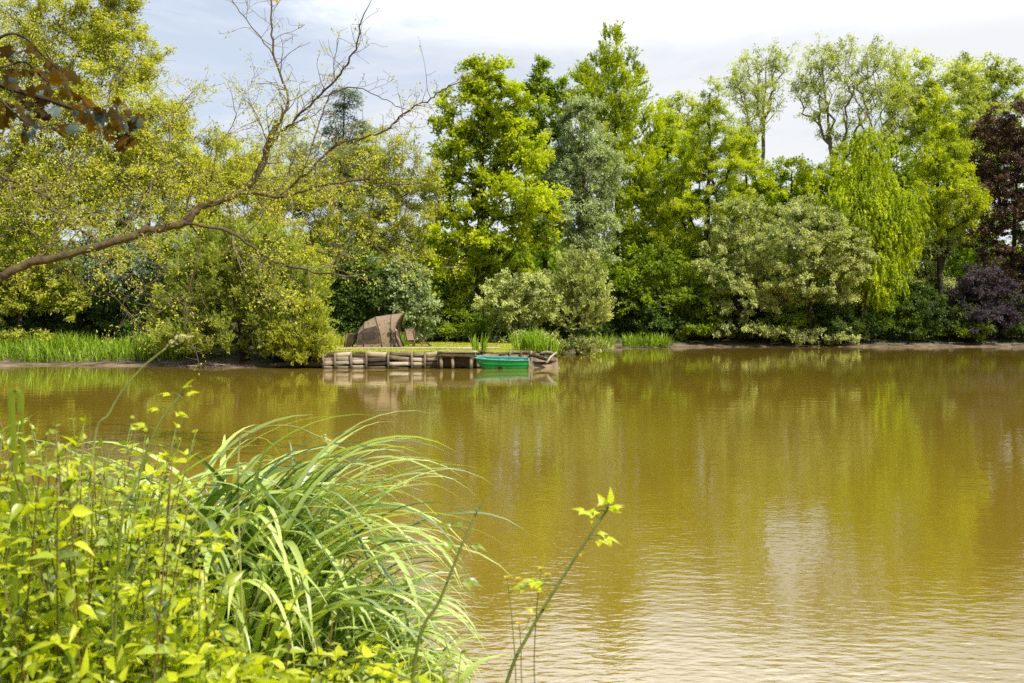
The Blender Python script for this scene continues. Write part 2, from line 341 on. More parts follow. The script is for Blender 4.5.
def tree(name, label, cat, d, base_px, lobes, mat, bark='bark', leaf=0.30, wid=0.6, clump=0.8, nleaf=55, fill=0.7, mode='tuft',
         squash=0.7, shell=0.55, trunk_r=0.25, group=None, base_dx=0.0, top=True, vis_limb=1.0, up=0.25, depth=0.8, zdrop=0.0, lobe_j=0.5, sparse=False):
    dens = 1.25 if sparse else 1.0
    fill *= 1.5 * dens if sparse else 2.3; nleaf = int(nleaf * (1.6 if sparse else (3.0 if d > 61 else 2.2))); leaf *= 0.80 if d > 61 else 0.95
    bx = (base_px - CX) * d / F
    base = np.array([bx, d, gz1(bx, d) - 0.15 - zdrop])
    t = empty(name, base, label, cat, group)
    C, owner = [], []
    cens = []
    if cat == 'bush':
        gy = HY + (H - base[2] - 0.15) * F / d; mr_ = max(l[2] for l in lobes)
        lobes = list(lobes) + [(base_px, gy - 9, mr_ * 0.95, 11)]
    for k, (px, py, rx, ry) in enumerate(lobes):
        rx *= 1.18; c = W(px, py, d); r = np.array([rx, rx * depth, ry]) * d / F
        if k: c[1] += rng.uniform(-1, 1) * r[0] * lobe_j
        cens.append(c)
        nn = max(4, int(fill * 3.2 * (r[0] * r[2]) / clump ** 2))
        e = ellipsoid_points(nn, shell) * (0.86 + 0.5 * rng.random((nn, 1)) ** 2.2) * np.maximum(r - clump * 0.45, 0.25 * r) + c
        C.append(e); owner += [k] * nn
    C = np.concatenate(C); owner = np.array(owner); cens = np.array(cens)
    g = base[2] + 0.5
    C[:, 2] = np.maximum(C[:, 2], g - 0.2 + rng.random(len(C)) * 0.5)
    # trunk
    hi = cens[cens[:, 2].argmax()]; topz = hi[2]
    nz = max(4, int((topz - base[2]) / 1.0))
    u = np.linspace(0, 1, nz)
    tgt = np.array([hi[0], hi[1], topz])
    T = base + (tgt - base) * u[:, None]
    T[:, 0] = base[0] + (tgt[0] - base[0]) * u ** 1.5 + np.cumsum(rng.normal(0, 0.05, nz)) * (u > 0)
    T[:, 1] += np.cumsum(rng.normal(0, 0.05, nz)) * (u > 0)
    # skeleton: each clump joins the nearest node, lower nodes preferred
    nodes = [x for x in T]; par = [-1] + list(range(nz - 1)); load = [0.0] * nz
    mid = T[int(nz * 0.45)]
    order = np.argsort(np.linalg.norm((C - mid) * (1, 1, 0.6), axis=1))
    cap = len(C) * 4 + nz + 8
    NA = np.zeros((cap, 3)); NA[:nz] = T; cnt = nz
    lo = min(nz - 2, max(1, int(nz * 0.18)))
    for i in order:
        c = C[i]
        dv = NA[lo:cnt] - c
        hd = np.hypot(dv[:, 0], dv[:, 1]); cost = np.sqrt((dv ** 2).sum(1)) + (2.2 if sparse else 1.2) * np.maximum(0, dv[:, 2] + (0.9 if sparse else 0.3) * hd)
        j = lo + int(cost.argmin()); q = NA[j].copy()
        dist = np.linalg.norm(c - q); nseg = 1 if dist < 0.8 else (2 if dist < 2 else 3)
        prev = j
        for s in range(1, nseg + 1):
            f = s / nseg
            pt = q + (c - q) * f
            if s < nseg:
                pt = pt + rng.normal(0, (0.03 if sparse else 0.06) * dist, 3); pt[2] += (-0.02 if sparse else 0.10) * dist * (1 if mode != 'weep' else 1.6) * math.sin(math.pi * f)
            NA[cnt] = pt; par.append(prev); load.append(0.0); prev = cnt; cnt += 1
        load[-1] = 1.0
    load = np.array(load); par = np.array(par)
    for i in range(cnt - 1, 0, -1):
        load[par[i]] += load[i]
    r0 = trunk_r / max(1.0, load[0]) ** 0.5
    rad = np.maximum(0.008, r0 * np.maximum(load, 0.3) ** 0.5) * vis_limb
    tb = Buf()
    tr = np.maximum(rad[:nz] / vis_limb, trunk_r * (1 - 0.85 * u)); tr[0] *= 1.5
    tube(tb, T, tr, 10); tb.build('trunk', M[bark], t, smooth=True)
    # limbs as chains: follow heaviest child
    child = {}
    for i in range(nz, cnt): child.setdefault(int(par[i]), []).append(i)
    lb = Buf(); used = np.zeros(cnt, bool)
    for i in range(nz, cnt):
        if used[i]: continue
        ch = [int(par[i]), i]; used[i] = True
        while True:
            kids = [k for k in child.get(ch[-1], []) if not used[k]]
            if not kids: break
            k = max(kids, key=lambda a: load[a]); used[k] = True; ch.append(k)
        R = rad[ch].copy(); R[0] = min(R[0], R[1] * 1.15); R[-1] *= 0.5
        tube(lb, NA[ch], R, 5 if R[0] > 0.05 else 3, cap=False)
    if bark == 'palebark' and d < 75:      # fine twigs showing between the young leaves
        for i in range(len(C)):
            for q in range(3):
                dv_ = unit(rng.normal(size=3) + unit(C[i] - mid) * 0.9 + (0, 0, .3)); l_ = clump * rng.uniform(.7, 1.7)
                tube(lb, np.array([C[i] - dv_ * .2, C[i] + dv_ * l_ * .5 + rng.normal(0, .05, 3), C[i] + dv_ * l_]), [.011, .009, .005], 3, cap=False)
    if lb.n: lb.build('limbs', M[bark], t, smooth=True)
    # foliage
    fb = Buf()
    n = len(C); k = nleaf
    cc = np.repeat(C, k, axis=0); ct = np.repeat(rng.random(n), k)
    cs = np.repeat(clump * rng.uniform(0.65, 1.3, n), k)
    out = unit(C - (cens[owner] - np.array([0, 0, 0.5])))
    co = np.repeat(out, k, axis=0)
    m_ = n * k
    dv = unit(rng.normal(size=(m_, 3)) + co * 0.5)
    rr = rng.random(m_) ** 0.55
    if mode == 'weep':
        ns = 9
        sid = rng.integers(0, ns, m_); key = np.repeat(np.arange(n), k) * ns + sid
        so = rng.normal(0, 0.62, (n * ns, 3)) * (1, 1, 0.6); sl = rng.uniform(0.2, 1.0, n * ns) + 1.1 * rng.random(n * ns) ** 4
        dn = rng.random(m_)
        pos = cc + so[key] * cs[:, None]; pos[:, 2] -= dn * sl[key] * cs
        pos[:, :2] += (co[:, :2] * 0.35 * np.sin(dn * 2.0)[:, None]) * cs[:, None]
        dr = unit(rng.normal(0, 0.4, (m_, 3)) + (0, 0, -1.0)); nr = unit(rng.normal(0, 0.5, (m_, 3)) + co * 0.6 + SUNV * 0.8)
    elif mode == 'spike':       # upright feathery fronds
        ns = 7
        sid = rng.integers(0, ns, m_); key = np.repeat(np.arange(n), k) * ns + sid
        sdv = unit(rng.normal(0, 0.55, (n * ns, 3)) + np.repeat(out, ns, axis=0) * 0.7 + (0, 0, 0.9))
        f = rng.random(m_)
        pos = cc + sdv[key] * (f * cs * 1.5)[:, None] + rng.normal(0, 0.05, (m_, 3)) * cs[:, None]
        dr = unit(sdv[key] + rng.normal(0, 0.45, (m_, 3))); nr = unit(rng.normal(0, 0.7, (m_, 3)) + co * .5 + SUNV * .7)
    elif mode == 'layer':       # flat drooping sprays
        pos = cc + dv * (rr * cs)[:, None] * (1.25, 1.25, 0.28)
        pos[:, 2] -= 0.35 * (np.hypot(pos[:, 0] - cc[:, 0], pos[:, 1] - cc[:, 1]) ** 1.5)
        dr = unit(dv * (1, 1, 0.3) + co * (0.6, 0.6, 0) + rng.normal(0, 0.3, (m_, 3)) + (0, 0, -0.35)); nr = unit(rng.normal(0, 0.4, (m_, 3)) + SUNV)
    else:
        ns = 8                  # short shoots, leaves set along them
        sid = rng.integers(0, ns, m_); key = np.repeat(np.arange(n), k) * ns + sid
        sdv = unit(rng.normal(0, 0.75, (n * ns, 3)) + np.repeat(out, ns, axis=0) * 0.75 + (0, 0, up))
        f = rng.random(m_) ** 0.7
        pos = cc + sdv[key] * (f * cs)[:, None] * (1, 1, squash) + rng.normal(0, 0.13, (m_, 3)) * cs[:, None]
        dr = unit(sdv[key] * 0.7 + rng.normal(0, 0.6, (m_, 3)) + (0, 0, -0.25)); nr = unit(rng.normal(0, 0.5, (m_, 3)) + co * 0.25 + SUNV * 0.9)
    keep = pos[:, 2] > gz(pos[:, 0], pos[:, 1]) + 0.05
    Ls = leaf * rng.uniform(0.6, 1.25, m_)
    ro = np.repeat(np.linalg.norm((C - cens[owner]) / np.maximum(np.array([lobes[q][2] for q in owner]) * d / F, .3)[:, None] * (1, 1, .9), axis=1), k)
    tint = np.clip(0.5 * ct + 0.5 * rng.random(m_) + 0.45 * (np.clip(ro, 0.3, 1.3) - 0.85), 0, 1)  # crown shading put into the tint: outer leaves lighter, inner ones darker
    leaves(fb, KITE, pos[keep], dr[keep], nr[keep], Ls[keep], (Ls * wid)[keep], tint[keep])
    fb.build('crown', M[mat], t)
    return t

# --- far bank, right to left
tree('copper_beech', 'tall copper beech with bronze purple leaves at the right edge of the wood', 'tree', 88, 1012,
     [(1000, 126, 18, 24), (1022, 122, 24, 26), (1003, 150, 26, 38), (1025, 175, 38, 45), (988, 215, 24, 40), (1018, 240, 40, 40), (1050, 190, 45, 70), (1008, 285, 35, 30), (1060, 280, 40, 45)],
     'copper', leaf=0.26, clump=0.7, fill=0.42, nleaf=42, up=0.0, squash=0.5)
tree('purple_shrub', 'purple grey leaved shrub drooping to the water below the copper beech', 'shrub', 83.5, 985,
     [(985, 285, 26, 22), (968, 305, 24, 22), (1000, 305, 26, 24), (985, 318, 28, 16)], 'purple', leaf=0.24, wid=0.45, clump=0.55, fill=0.5, up=-0.4, squash=0.8, trunk_r=0.1)
tree('poplar_tree', 'tall yellow green tree behind, with its narrow rounded top left of the copper beech', 'tree', 101, 925,
     [(918, 82, 18, 30), (945, 105, 30, 38), (903, 120, 20, 40), (930, 145, 36, 35), (920, 200, 32, 38), (960, 160, 26, 36), (915, 250, 28, 34)], 'pale', leaf=0.34, clump=0.95, fill=0.6, nleaf=45)
tree('poplar_tree', 'tall yellow green tree behind the copper beech, with a broad domed top at the skyline', 'tree', 104, 985,
     [(978, 82, 28, 26), (1002, 90, 22, 26), (965, 115, 26, 30), (995, 125, 30, 30), (980, 165, 30, 34), (968, 210, 28, 36), (1000, 200, 28, 40)], 'pale', leaf=0.34, clump=0.95, fill=0.6, nleaf=45)
tree('ash_tree', 'tall open crowned tree with bare fanning limbs against white sky, wider of the two', 'tree', 97, 843,
     [(848, 58, 44, 22), (824, 80, 21, 28), (876, 78, 30, 32), (815, 104, 12, 30), (810, 80, 10, 18), (852, 105, 32, 34), (890, 112, 18, 34), (836, 140, 16, 26), (868, 150, 20, 22), (800, 90, 12, 28), (900, 92, 16, 32), (820, 55, 16, 16), (884, 55, 18, 18)], 'pale',
     'palebark', leaf=0.24, clump=0.75, fill=0.65, nleaf=32, trunk_r=0.35, shell=0.35, vis_limb=1.0, sparse=True)
tree('ash_tree', 'tall slim tree with thin see-through crown and bare stem, left of the wide open one', 'tree', 99, 763,
     [(766, 58, 26, 16), (750, 84, 18, 32), (778, 72, 11, 22), (738, 84, 12, 26), (764, 100, 18, 28), (748, 130, 16, 28)], 'pale', 'palebark', leaf=0.24, clump=0.75, fill=0.75, nleaf=34, trunk_r=0.26, shell=0.35, vis_limb=1.0, sparse=True)
tree('weeping_birch', 'tall drooping green birch standing just left of the copper beech', 'tree', 87, 942,
     [(940, 115, 16, 26), (944, 150, 24, 34), (930, 180, 20, 34), (950, 205, 28, 36)], 'fresh', leaf=0.22, wid=0.5, clump=0.65, fill=0.6, up=-0.5, squash=0.9, nleaf=55)
tree('understorey_tree', 'grey green loosely leaved tree with thin stems below the drooping birch', 'tree', 88, 930,
     [(930, 240, 25, 25), (908, 255, 18, 30), (955, 225, 18, 25), (925, 280, 25, 25)], 'grey', leaf=0.24, clump=0.7, fill=0.55, nleaf=45)
tree('weeping_willow', 'brightest yellow green weeping tree hanging its curtain over the right bank', 'tree', 82.5, 866,
     [(868, 145, 20, 26), (870, 190, 30, 26), (885, 220, 30, 36), (858, 215, 26, 40), (872, 262, 22, 30), (846, 212, 24, 34), (896, 210, 20, 32), (900, 240, 14, 34), (842, 245, 14, 30), (882, 275, 20, 30)], 'weep', leaf=0.25, wid=0.45, clump=0.75, fill=0.72, mode='weep', nleaf=75)
tree('swamp_cypress', 'dark stemmed conifer with flat layered sprays and pointed top', 'tree', 85, 708,
     [(714, 92, 9, 18), (712, 118, 20, 20), (708, 142, 30, 20), (718, 170, 40, 20), (738, 140, 14, 18), (690, 170, 24, 20), (708, 205, 42, 22), (688, 240, 34, 22), (725, 240, 30, 20)], 'fresh',
     leaf=0.24, wid=0.4, clump=0.75, fill=0.7, up=-0.15, squash=0.5, nleaf=60, trunk_r=0.34)
tree('dawn_redwood', 'tallest feathery green tree with pointed top in the middle of the wood', 'tree', 90, 618,
     [(612, 46, 11, 20), (600, 72, 16, 22), (626, 76, 20, 24), (612, 105, 30, 28), (588, 92, 14, 24), (636, 135, 32, 36), (600, 140, 28, 32), (644, 185, 30, 34), (618, 190, 30, 34),
      (650, 235, 28, 28), (612, 240, 34, 34)], 'fresh', leaf=0.25, wid=0.5, clump=0.75, fill=0.62, nleaf=66, mode='spike')
tree('white_willow', 'silvery grey leaved tree left of the tall feathery one', 'tree', 79, 575,
     [(582, 122, 20, 26), (572, 165, 34, 34), (596, 175, 26, 40), (566, 215, 30, 34), (590, 235, 26, 34)], 'silver', leaf=0.26, wid=0.45, clump=0.75, fill=0.65, nleaf=60)
tree('alder_tree', 'dark narrow topped tree standing behind the silvery leaved one', 'tree', 94, 545,
     [(540, 80, 13, 24), (546, 115, 22, 32), (528, 118, 14, 32), (562, 96, 10, 24), (552, 160, 28, 36), (545, 215, 30, 40)], 'deep', leaf=0.32, clump=0.85, fill=0.65, nleaf=50)
tree('norway_maple', 'big bright lime green maple towering behind the jetty', 'tree', 64, 483,
     [(486, 78, 24, 24), (470, 110, 26, 30), (506, 108, 26, 32), (452, 140, 20, 26), (522, 148, 26, 34), (488, 155, 40, 38), (505, 205, 40, 32), (540, 225, 22, 28), (448, 195, 26, 36),
      (465, 245, 30, 24), (442, 295, 20, 28), (427, 245, 16, 28), (500, 250, 34, 26), (478, 290, 30, 24), (505, 285, 24, 22)], 'bright', leaf=0.26, wid=0.8, clump=0.72, fill=0.62, nleaf=50, trunk_r=0.4, up=0.35)
tree('pale_tree', 'small pale leaved tree showing between the conifer and the feathery tall one', 'tree', 103, 690,
     [(686, 112, 22, 22), (676, 140, 22, 28), (700, 150, 22, 30)], 'pale', leaf=0.32, clump=0.9, fill=0.55, nleaf=36)
tree('field_maple', 'low bright green tree in the gap below the slim open tree', 'tree', 93, 788,
     [(785, 188, 30, 18), (758, 200, 26, 22), (822, 188, 24, 20), (800, 215, 30, 22), (790, 172, 20, 12)], 'bright', leaf=0.30, clump=0.8, fill=0.7, nleaf=50)
tree('understorey_tree', 'mid green tree filling behind the weeping yellow green one', 'tree', 96, 898,
     [(893, 168, 18, 28), (905, 205, 22, 34), (900, 255, 26, 36), (895, 295, 26, 24)], 'deep', leaf=0.30, clump=0.8, fill=0.55, nleaf=50)
tree('sallow_bush', 'rounded grey green sallow leaning over the bank beside the layered conifer', 'bush', 82.5, 738,
     [(742, 222, 30, 26), (726, 262, 32, 28), (756, 262, 28, 32), (740, 298, 30, 22)], 'grey', leaf=0.22, wid=0.5, clump=0.55, fill=0.55, nleaf=60, trunk_r=0.14)
tree('sallow_bush', 'largest rounded grey green sallow, beside the weeping yellow green tree', 'bush', 81.8, 810,
     [(812, 222, 32, 24), (790, 252, 36, 32), (836, 252, 32, 32), (810, 282, 40, 24), (780, 290, 22, 20)], 'grey', leaf=0.22, wid=0.5, clump=0.55, fill=0.55, nleaf=60, trunk_r=0.16)
tree('sallow_bush', 'sunlit grey green bush with feathery top behind the jetty tip', 'bush', 62, 577,
     [(580, 275, 22, 26), (562, 295, 20, 24), (592, 300, 18, 24), (578, 318, 28, 20)], 'grey', leaf=0.18, wid=0.45, clump=0.42, fill=0.6, mode='spike', nleaf=55, trunk_r=0.08)
tree('sallow_bush', 'low grey green bush under the lime green maple', 'bush', 60, 520,
     [(522, 288, 26, 18), (504, 302, 22, 20), (540, 305, 18, 20), (518, 318, 28, 16)], 'grey', leaf=0.18, wid=0.5, clump=0.42, fill=0.55, nleaf=50, trunk_r=0.08)
tree('bank_bush', 'dark rounded bush hanging over the mud left of the sallow', 'bush', 82.3, 700,
     [(702, 298, 24, 22), (684, 312, 18, 18), (715, 318, 18, 16)], 'deep', leaf=0.24, clump=0.55, fill=0.9, nleaf=50, trunk_r=0.1)
tree('hazel_bush', 'dark green spreading hazel below the tall feathery tree', 'bush', 84, 640,
     [(632, 282, 32, 24), (656, 270, 24, 24), (610, 290, 22, 24), (645, 305, 28, 18)], 'deep', leaf=0.28, clump=0.7, fill=0.8, nleaf=50, trunk_r=0.12)
tree('elder_bush', 'blue grey leaved bush directly behind the folding chair', 'bush', 57.5, 403,
     [(402, 282, 22, 24), (412, 305, 22, 22), (388, 305, 16, 20)], 'silver', leaf=0.18, clump=0.45, fill=0.9, nleaf=55, trunk_r=0.08)
tree('holly_bush', 'dark evergreen bush behind the tent', 'bush', 57.5, 362,
     [(355, 285, 24, 30), (372, 300, 22, 28), (340, 305, 20, 28)], 'dark', leaf=0.18, clump=0.5, fill=0.9, nleaf=50, trunk_r=0.1)
# --- left side
tree('willow_tree', 'big yellow leaved tree filling the top left corner behind the bronze leaves', 'tree', 50, -60,
     [(60, 25, 60, 46), (125, 62, 42, 40), (20, 85, 50, 54), (95, 115, 58, 42), (165, 128, 32, 36), (50, 165, 60, 44), (140, 170, 42, 34), (-45, 60, 60, 80), (190, 172, 24, 30), (120, 5, 26, 30)],
     'yellow', 'palebark', leaf=0.135, wid=0.65, clump=0.62, fill=1.0, nleaf=56, trunk_r=0.2, shell=0.4, vis_limb=1.0, up=0.4)
tree('willow_tree', 'olive yellow leaved tree behind the large waterside bush', 'tree', 56, 240,
     [(240, 215, 42, 46), (200, 235, 42, 40), (285, 225, 40, 42), (255, 180, 28, 26), (225, 270, 45, 35), (290, 275, 38, 32), (222, 165, 30, 26), (296, 185, 30, 24)], 'yellow', 'palebark', leaf=0.15, clump=0.55, fill=0.7, nleaf=45, trunk_r=0.16)
tree('sallow_tree', 'thin leaved grey olive tree left of the lime green maple', 'tree', 59, 388,
     [(398, 165, 28, 40), (416, 195, 26, 42), (380, 215, 32, 44), (358, 170, 28, 38), (405, 245, 26, 32), (350, 235, 28, 34)], 'olive', 'palebark', leaf=0.15, wid=0.5, clump=0.55, fill=0.6, nleaf=48, trunk_r=0.14)
tree('cedar_tree', 'blue green cedar with pointed top behind the bare branch', 'tree', 78, 340,
     [(345, 95, 10, 18), (342, 125, 22, 24), (330, 160, 32, 28), (358, 155, 24, 28), (325, 200, 38, 32), (365, 200, 30, 30), (340, 245, 40, 30)], 'blue', leaf=0.26, wid=0.4, clump=0.75, fill=0.6, mode='layer', nleaf=60)
tree('birch_tree', 'pale twiggy tree in the gap left of the pointed cedar', 'tree', 72, 272,
     [(280, 140, 22, 30), (262, 165, 22, 26), (298, 160, 20, 30), (275, 190, 30, 28), (235, 170, 20, 24)], 'pale', 'palebark', leaf=0.17, clump=0.6, fill=0.5, nleaf=30, trunk_r=0.2, vis_limb=1.0, shell=0.35, sparse=True)
tree('waterside_bush', 'large feathery yellow green bush rising straight from the water beside the jetty', 'bush', 46.4, 245,
     [(240, 290, 58, 44), (192, 305, 36, 44), (290, 305, 36, 44), (222, 255, 36, 30), (268, 262, 34, 32), (170, 328, 20, 28), (240, 340, 72, 22), (300, 340, 30, 20)], 'juniper', leaf=0.16, wid=0.32, clump=0.42, fill=0.75, mode='spike', nleaf=70, trunk_r=0.16)
tree('waterside_bush', 'small bright yellow green bush at the near end of the jetty', 'bush', 44.5, 306,
     [(312, 322, 16, 22), (298, 338, 20, 18), (318, 342, 13, 16), (308, 352, 20, 12), (285, 352, 18, 12)], 'olive', leaf=0.12, wid=0.4, clump=0.32, fill=0.9, mode='spike', nleaf=60, trunk_r=0.06)
tree('sallow_bush', 'grey green bush at the left edge of the picture above the reed bed', 'bush', 51, 22,
     [(15, 250, 38, 34), (52, 282, 26, 28), (8, 295, 34, 26), (70, 300, 14, 20), (-30, 270, 35, 45)], 'olive', leaf=0.15, wid=0.5, clump=0.45, fill=0.8, nleaf=50, trunk_r=0.12)
tree('holly_tree', 'dark evergreen in deep shade behind the left reed bed', 'tree', 60, 120,
     [(110, 262, 50, 32), (150, 285, 38, 32), (90, 300, 40, 26)], 'blue', leaf=0.2, clump=0.6, fill=0.8, nleaf=45, trunk_r=0.2)
tree('oak_tree', 'olive leaved tree behind the long bare limb, between the yellow tree and the cedar', 'tree', 63, 140,
     [(130, 205, 50, 40), (185, 190, 44, 40), (85, 195, 46, 36), (150, 160, 36, 30), (215, 160, 30, 34), (30, 190, 46, 40)], 'olive', 'palebark', leaf=0.2, clump=0.7, fill=0.6, nleaf=40, trunk_r=0.22)
tree('oak_tree', 'tall green tree beyond the yellow leaved one at the left edge', 'tree', 64, -60,
     [(-60, 80, 70, 60), (-90, 160, 70, 70), (-30, 190, 60, 60), (20, 220, 45, 40)], 'fresh', leaf=0.26, clump=0.8, fill=0.55, nleaf=45, trunk_r=0.35)
tree('oak_tree', 'tall green tree beyond the right edge of the picture', 'tree', 92, 1100,
     [(1100, 90, 60, 50), (1080, 160, 60, 60), (1130, 180, 60, 70), (1100, 250, 70, 50)], 'deep', leaf=0.32, clump=0.9, fill=0.55, nleaf=45, trunk_r=0.35)

tree('lime_tree', 'fresh green rounded tree between the tall feathery one and the layered conifer', 'tree', 94, 668,
     [(664, 130, 18, 24), (672, 165, 26, 30), (660, 205, 28, 32), (682, 215, 22, 30), (670, 255, 34, 28)], 'bright', leaf=0.27, clump=0.8, fill=0.6, nleaf=50)
tree('lime_tree', 'fresh green tree filling the gap right of the layered conifer', 'tree', 92, 752,
     [(745, 150, 14, 22), (750, 180, 24, 26), (738, 205, 24, 26), (765, 215, 26, 24)], 'bright', leaf=0.27, clump=0.75, fill=0.6, nleaf=48)
tree('hornbeam', 'green tree with yellow tips behind the weeping tree and the open crowned one', 'tree', 94, 838,
     [(850, 165, 22, 22), (830, 185, 26, 24), (870, 175, 20, 22), (845, 210, 30, 26)], 'fresh', leaf=0.27, clump=0.75, fill=0.6, nleaf=48)
# understorey bushes at the foot of the wood, leaf colour darkened for its shadow
looks = ['low dark bush in the shade at the foot of the far wood']
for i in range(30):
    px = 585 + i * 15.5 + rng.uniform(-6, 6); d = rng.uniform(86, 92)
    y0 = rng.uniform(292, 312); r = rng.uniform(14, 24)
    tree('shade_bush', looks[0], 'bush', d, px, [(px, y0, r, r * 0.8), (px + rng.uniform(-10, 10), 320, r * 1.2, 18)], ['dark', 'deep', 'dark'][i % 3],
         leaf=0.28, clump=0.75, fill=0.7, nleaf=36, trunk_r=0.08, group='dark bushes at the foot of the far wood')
for i in range(9):
    px = 340 + i * 27 + rng.uniform(-6, 6); d = rng.uniform(66, 72)
    y0 = rng.uniform(290, 310); r = rng.uniform(18, 28)
    tree('shade_bush', 'low dark bush in the shade behind the lawn and jetty', 'bush', d, px, [(px, y0, r, r * 0.8), (px + rng.uniform(-10, 10), 322, r * 1.2, 20)], 'dark',
         leaf=0.24, clump=0.65, fill=0.7, nleaf=36, trunk_r=0.08, group='dark bushes behind the lawn')

for i in range(20):
    px = 592 + i * 22.5 + rng.uniform(-7, 7); d = rng.uniform(82.4, 84.5); r = rng.uniform(12, 20)
    tree('bank_bush', 'low leafy bush overhanging the far mud shore', 'bush', d, px, [(px, rng.uniform(305, 318), r, r * 0.8), (px + rng.uniform(-10, 10), 327, r * 1.2, 13)], ['dark', 'deep', 'dark', 'dark'][i % 4],
         leaf=0.22, clump=0.55, fill=0.6, nleaf=36, trunk_r=0.06, group='low bushes along the far mud shore')
for i in range(13):
    px = 335 + i * 19 + rng.uniform(-5, 5); d = rng.uniform(62.5, 64.5); r = rng.uniform(14, 22)
    tree('bank_bush', 'low leafy bush along the back edge of the lawn', 'bush', d, px, [(px, rng.uniform(312, 322), r, r * 0.7), (px + rng.uniform(-10, 10), 332, r * 1.2, 12)], ['dark', 'deep', 'dark'][i % 3],
         leaf=0.18, clump=0.5, fill=0.6, nleaf=36, trunk_r=0.05, group='low bushes along the back of the lawn')
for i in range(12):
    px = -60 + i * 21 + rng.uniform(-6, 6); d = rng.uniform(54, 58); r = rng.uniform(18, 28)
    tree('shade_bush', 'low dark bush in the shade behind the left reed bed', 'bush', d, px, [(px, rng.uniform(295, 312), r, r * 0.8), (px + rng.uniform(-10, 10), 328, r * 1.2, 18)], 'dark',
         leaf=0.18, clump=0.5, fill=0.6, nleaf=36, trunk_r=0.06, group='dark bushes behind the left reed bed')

# far wood mass behind everything
fb = Buf()
n = 3200
px = rng.uniform(-260, 1300, n); d = rng.uniform(106, 122, n)
yy = 338 - 92 * rng.random(n) ** 0.9
C = np.stack([(px - CX) * d / F, d, np.maximum(H + (HY - yy) * d / F + 0.8 * np.sin(px * 0.06), 1.3)], -1)
k = 60
pos = np.repeat(C, k, axis=0) + rng.normal(0, 0.75, (n * k, 3))
leaves(fb, KITE, pos, rng.normal(size=(n * k, 3)), rng.normal(0, 0.6, (n * k, 3)) + (0, 0, 0.7), rng.uniform(0.5, 0.85, n * k), rng.uniform(0.35, 0.55, n * k), np.clip(np.repeat(rng.random(n), k) * 0.5 + rng.random(n * k) * 0.5, 0, 1))
tag(fb.build('far_woodland', M['deep']), 'dense green woodland closing the view behind the bank trees', 'woodland', kind='stuff')

# ------------------------------------------------------------------ leaning branch tree on the left
BD = 15.5
def pl(pts, d0, d1):
    n = len(pts)
    return np.array([W(x, y, d0 + (d1 - d0) * i / max(1, n - 1)) for i, (x, y) in enumerate(pts)])
def smooth_path(P, k=4):
    P = np.asarray(P); out = []
    Q = np.concatenate([[2 * P[0] - P[1]], P, [2 * P[-1] - P[-2]]])
    for i in range(1, len(Q) - 2):
        for s in range(k):
            t = s / k; a, b_, c, e = Q[i - 1], Q[i], Q[i + 1], Q[i + 2]
            out.append(0.5 * ((2 * b_) + (-a + c) * t + (2 * a - 5 * b_ + 4 * c - e) * t * t + (-a + 3 * b_ - 3 * c + e) * t ** 3))
    out.append(P[-1]); return np.array(out)

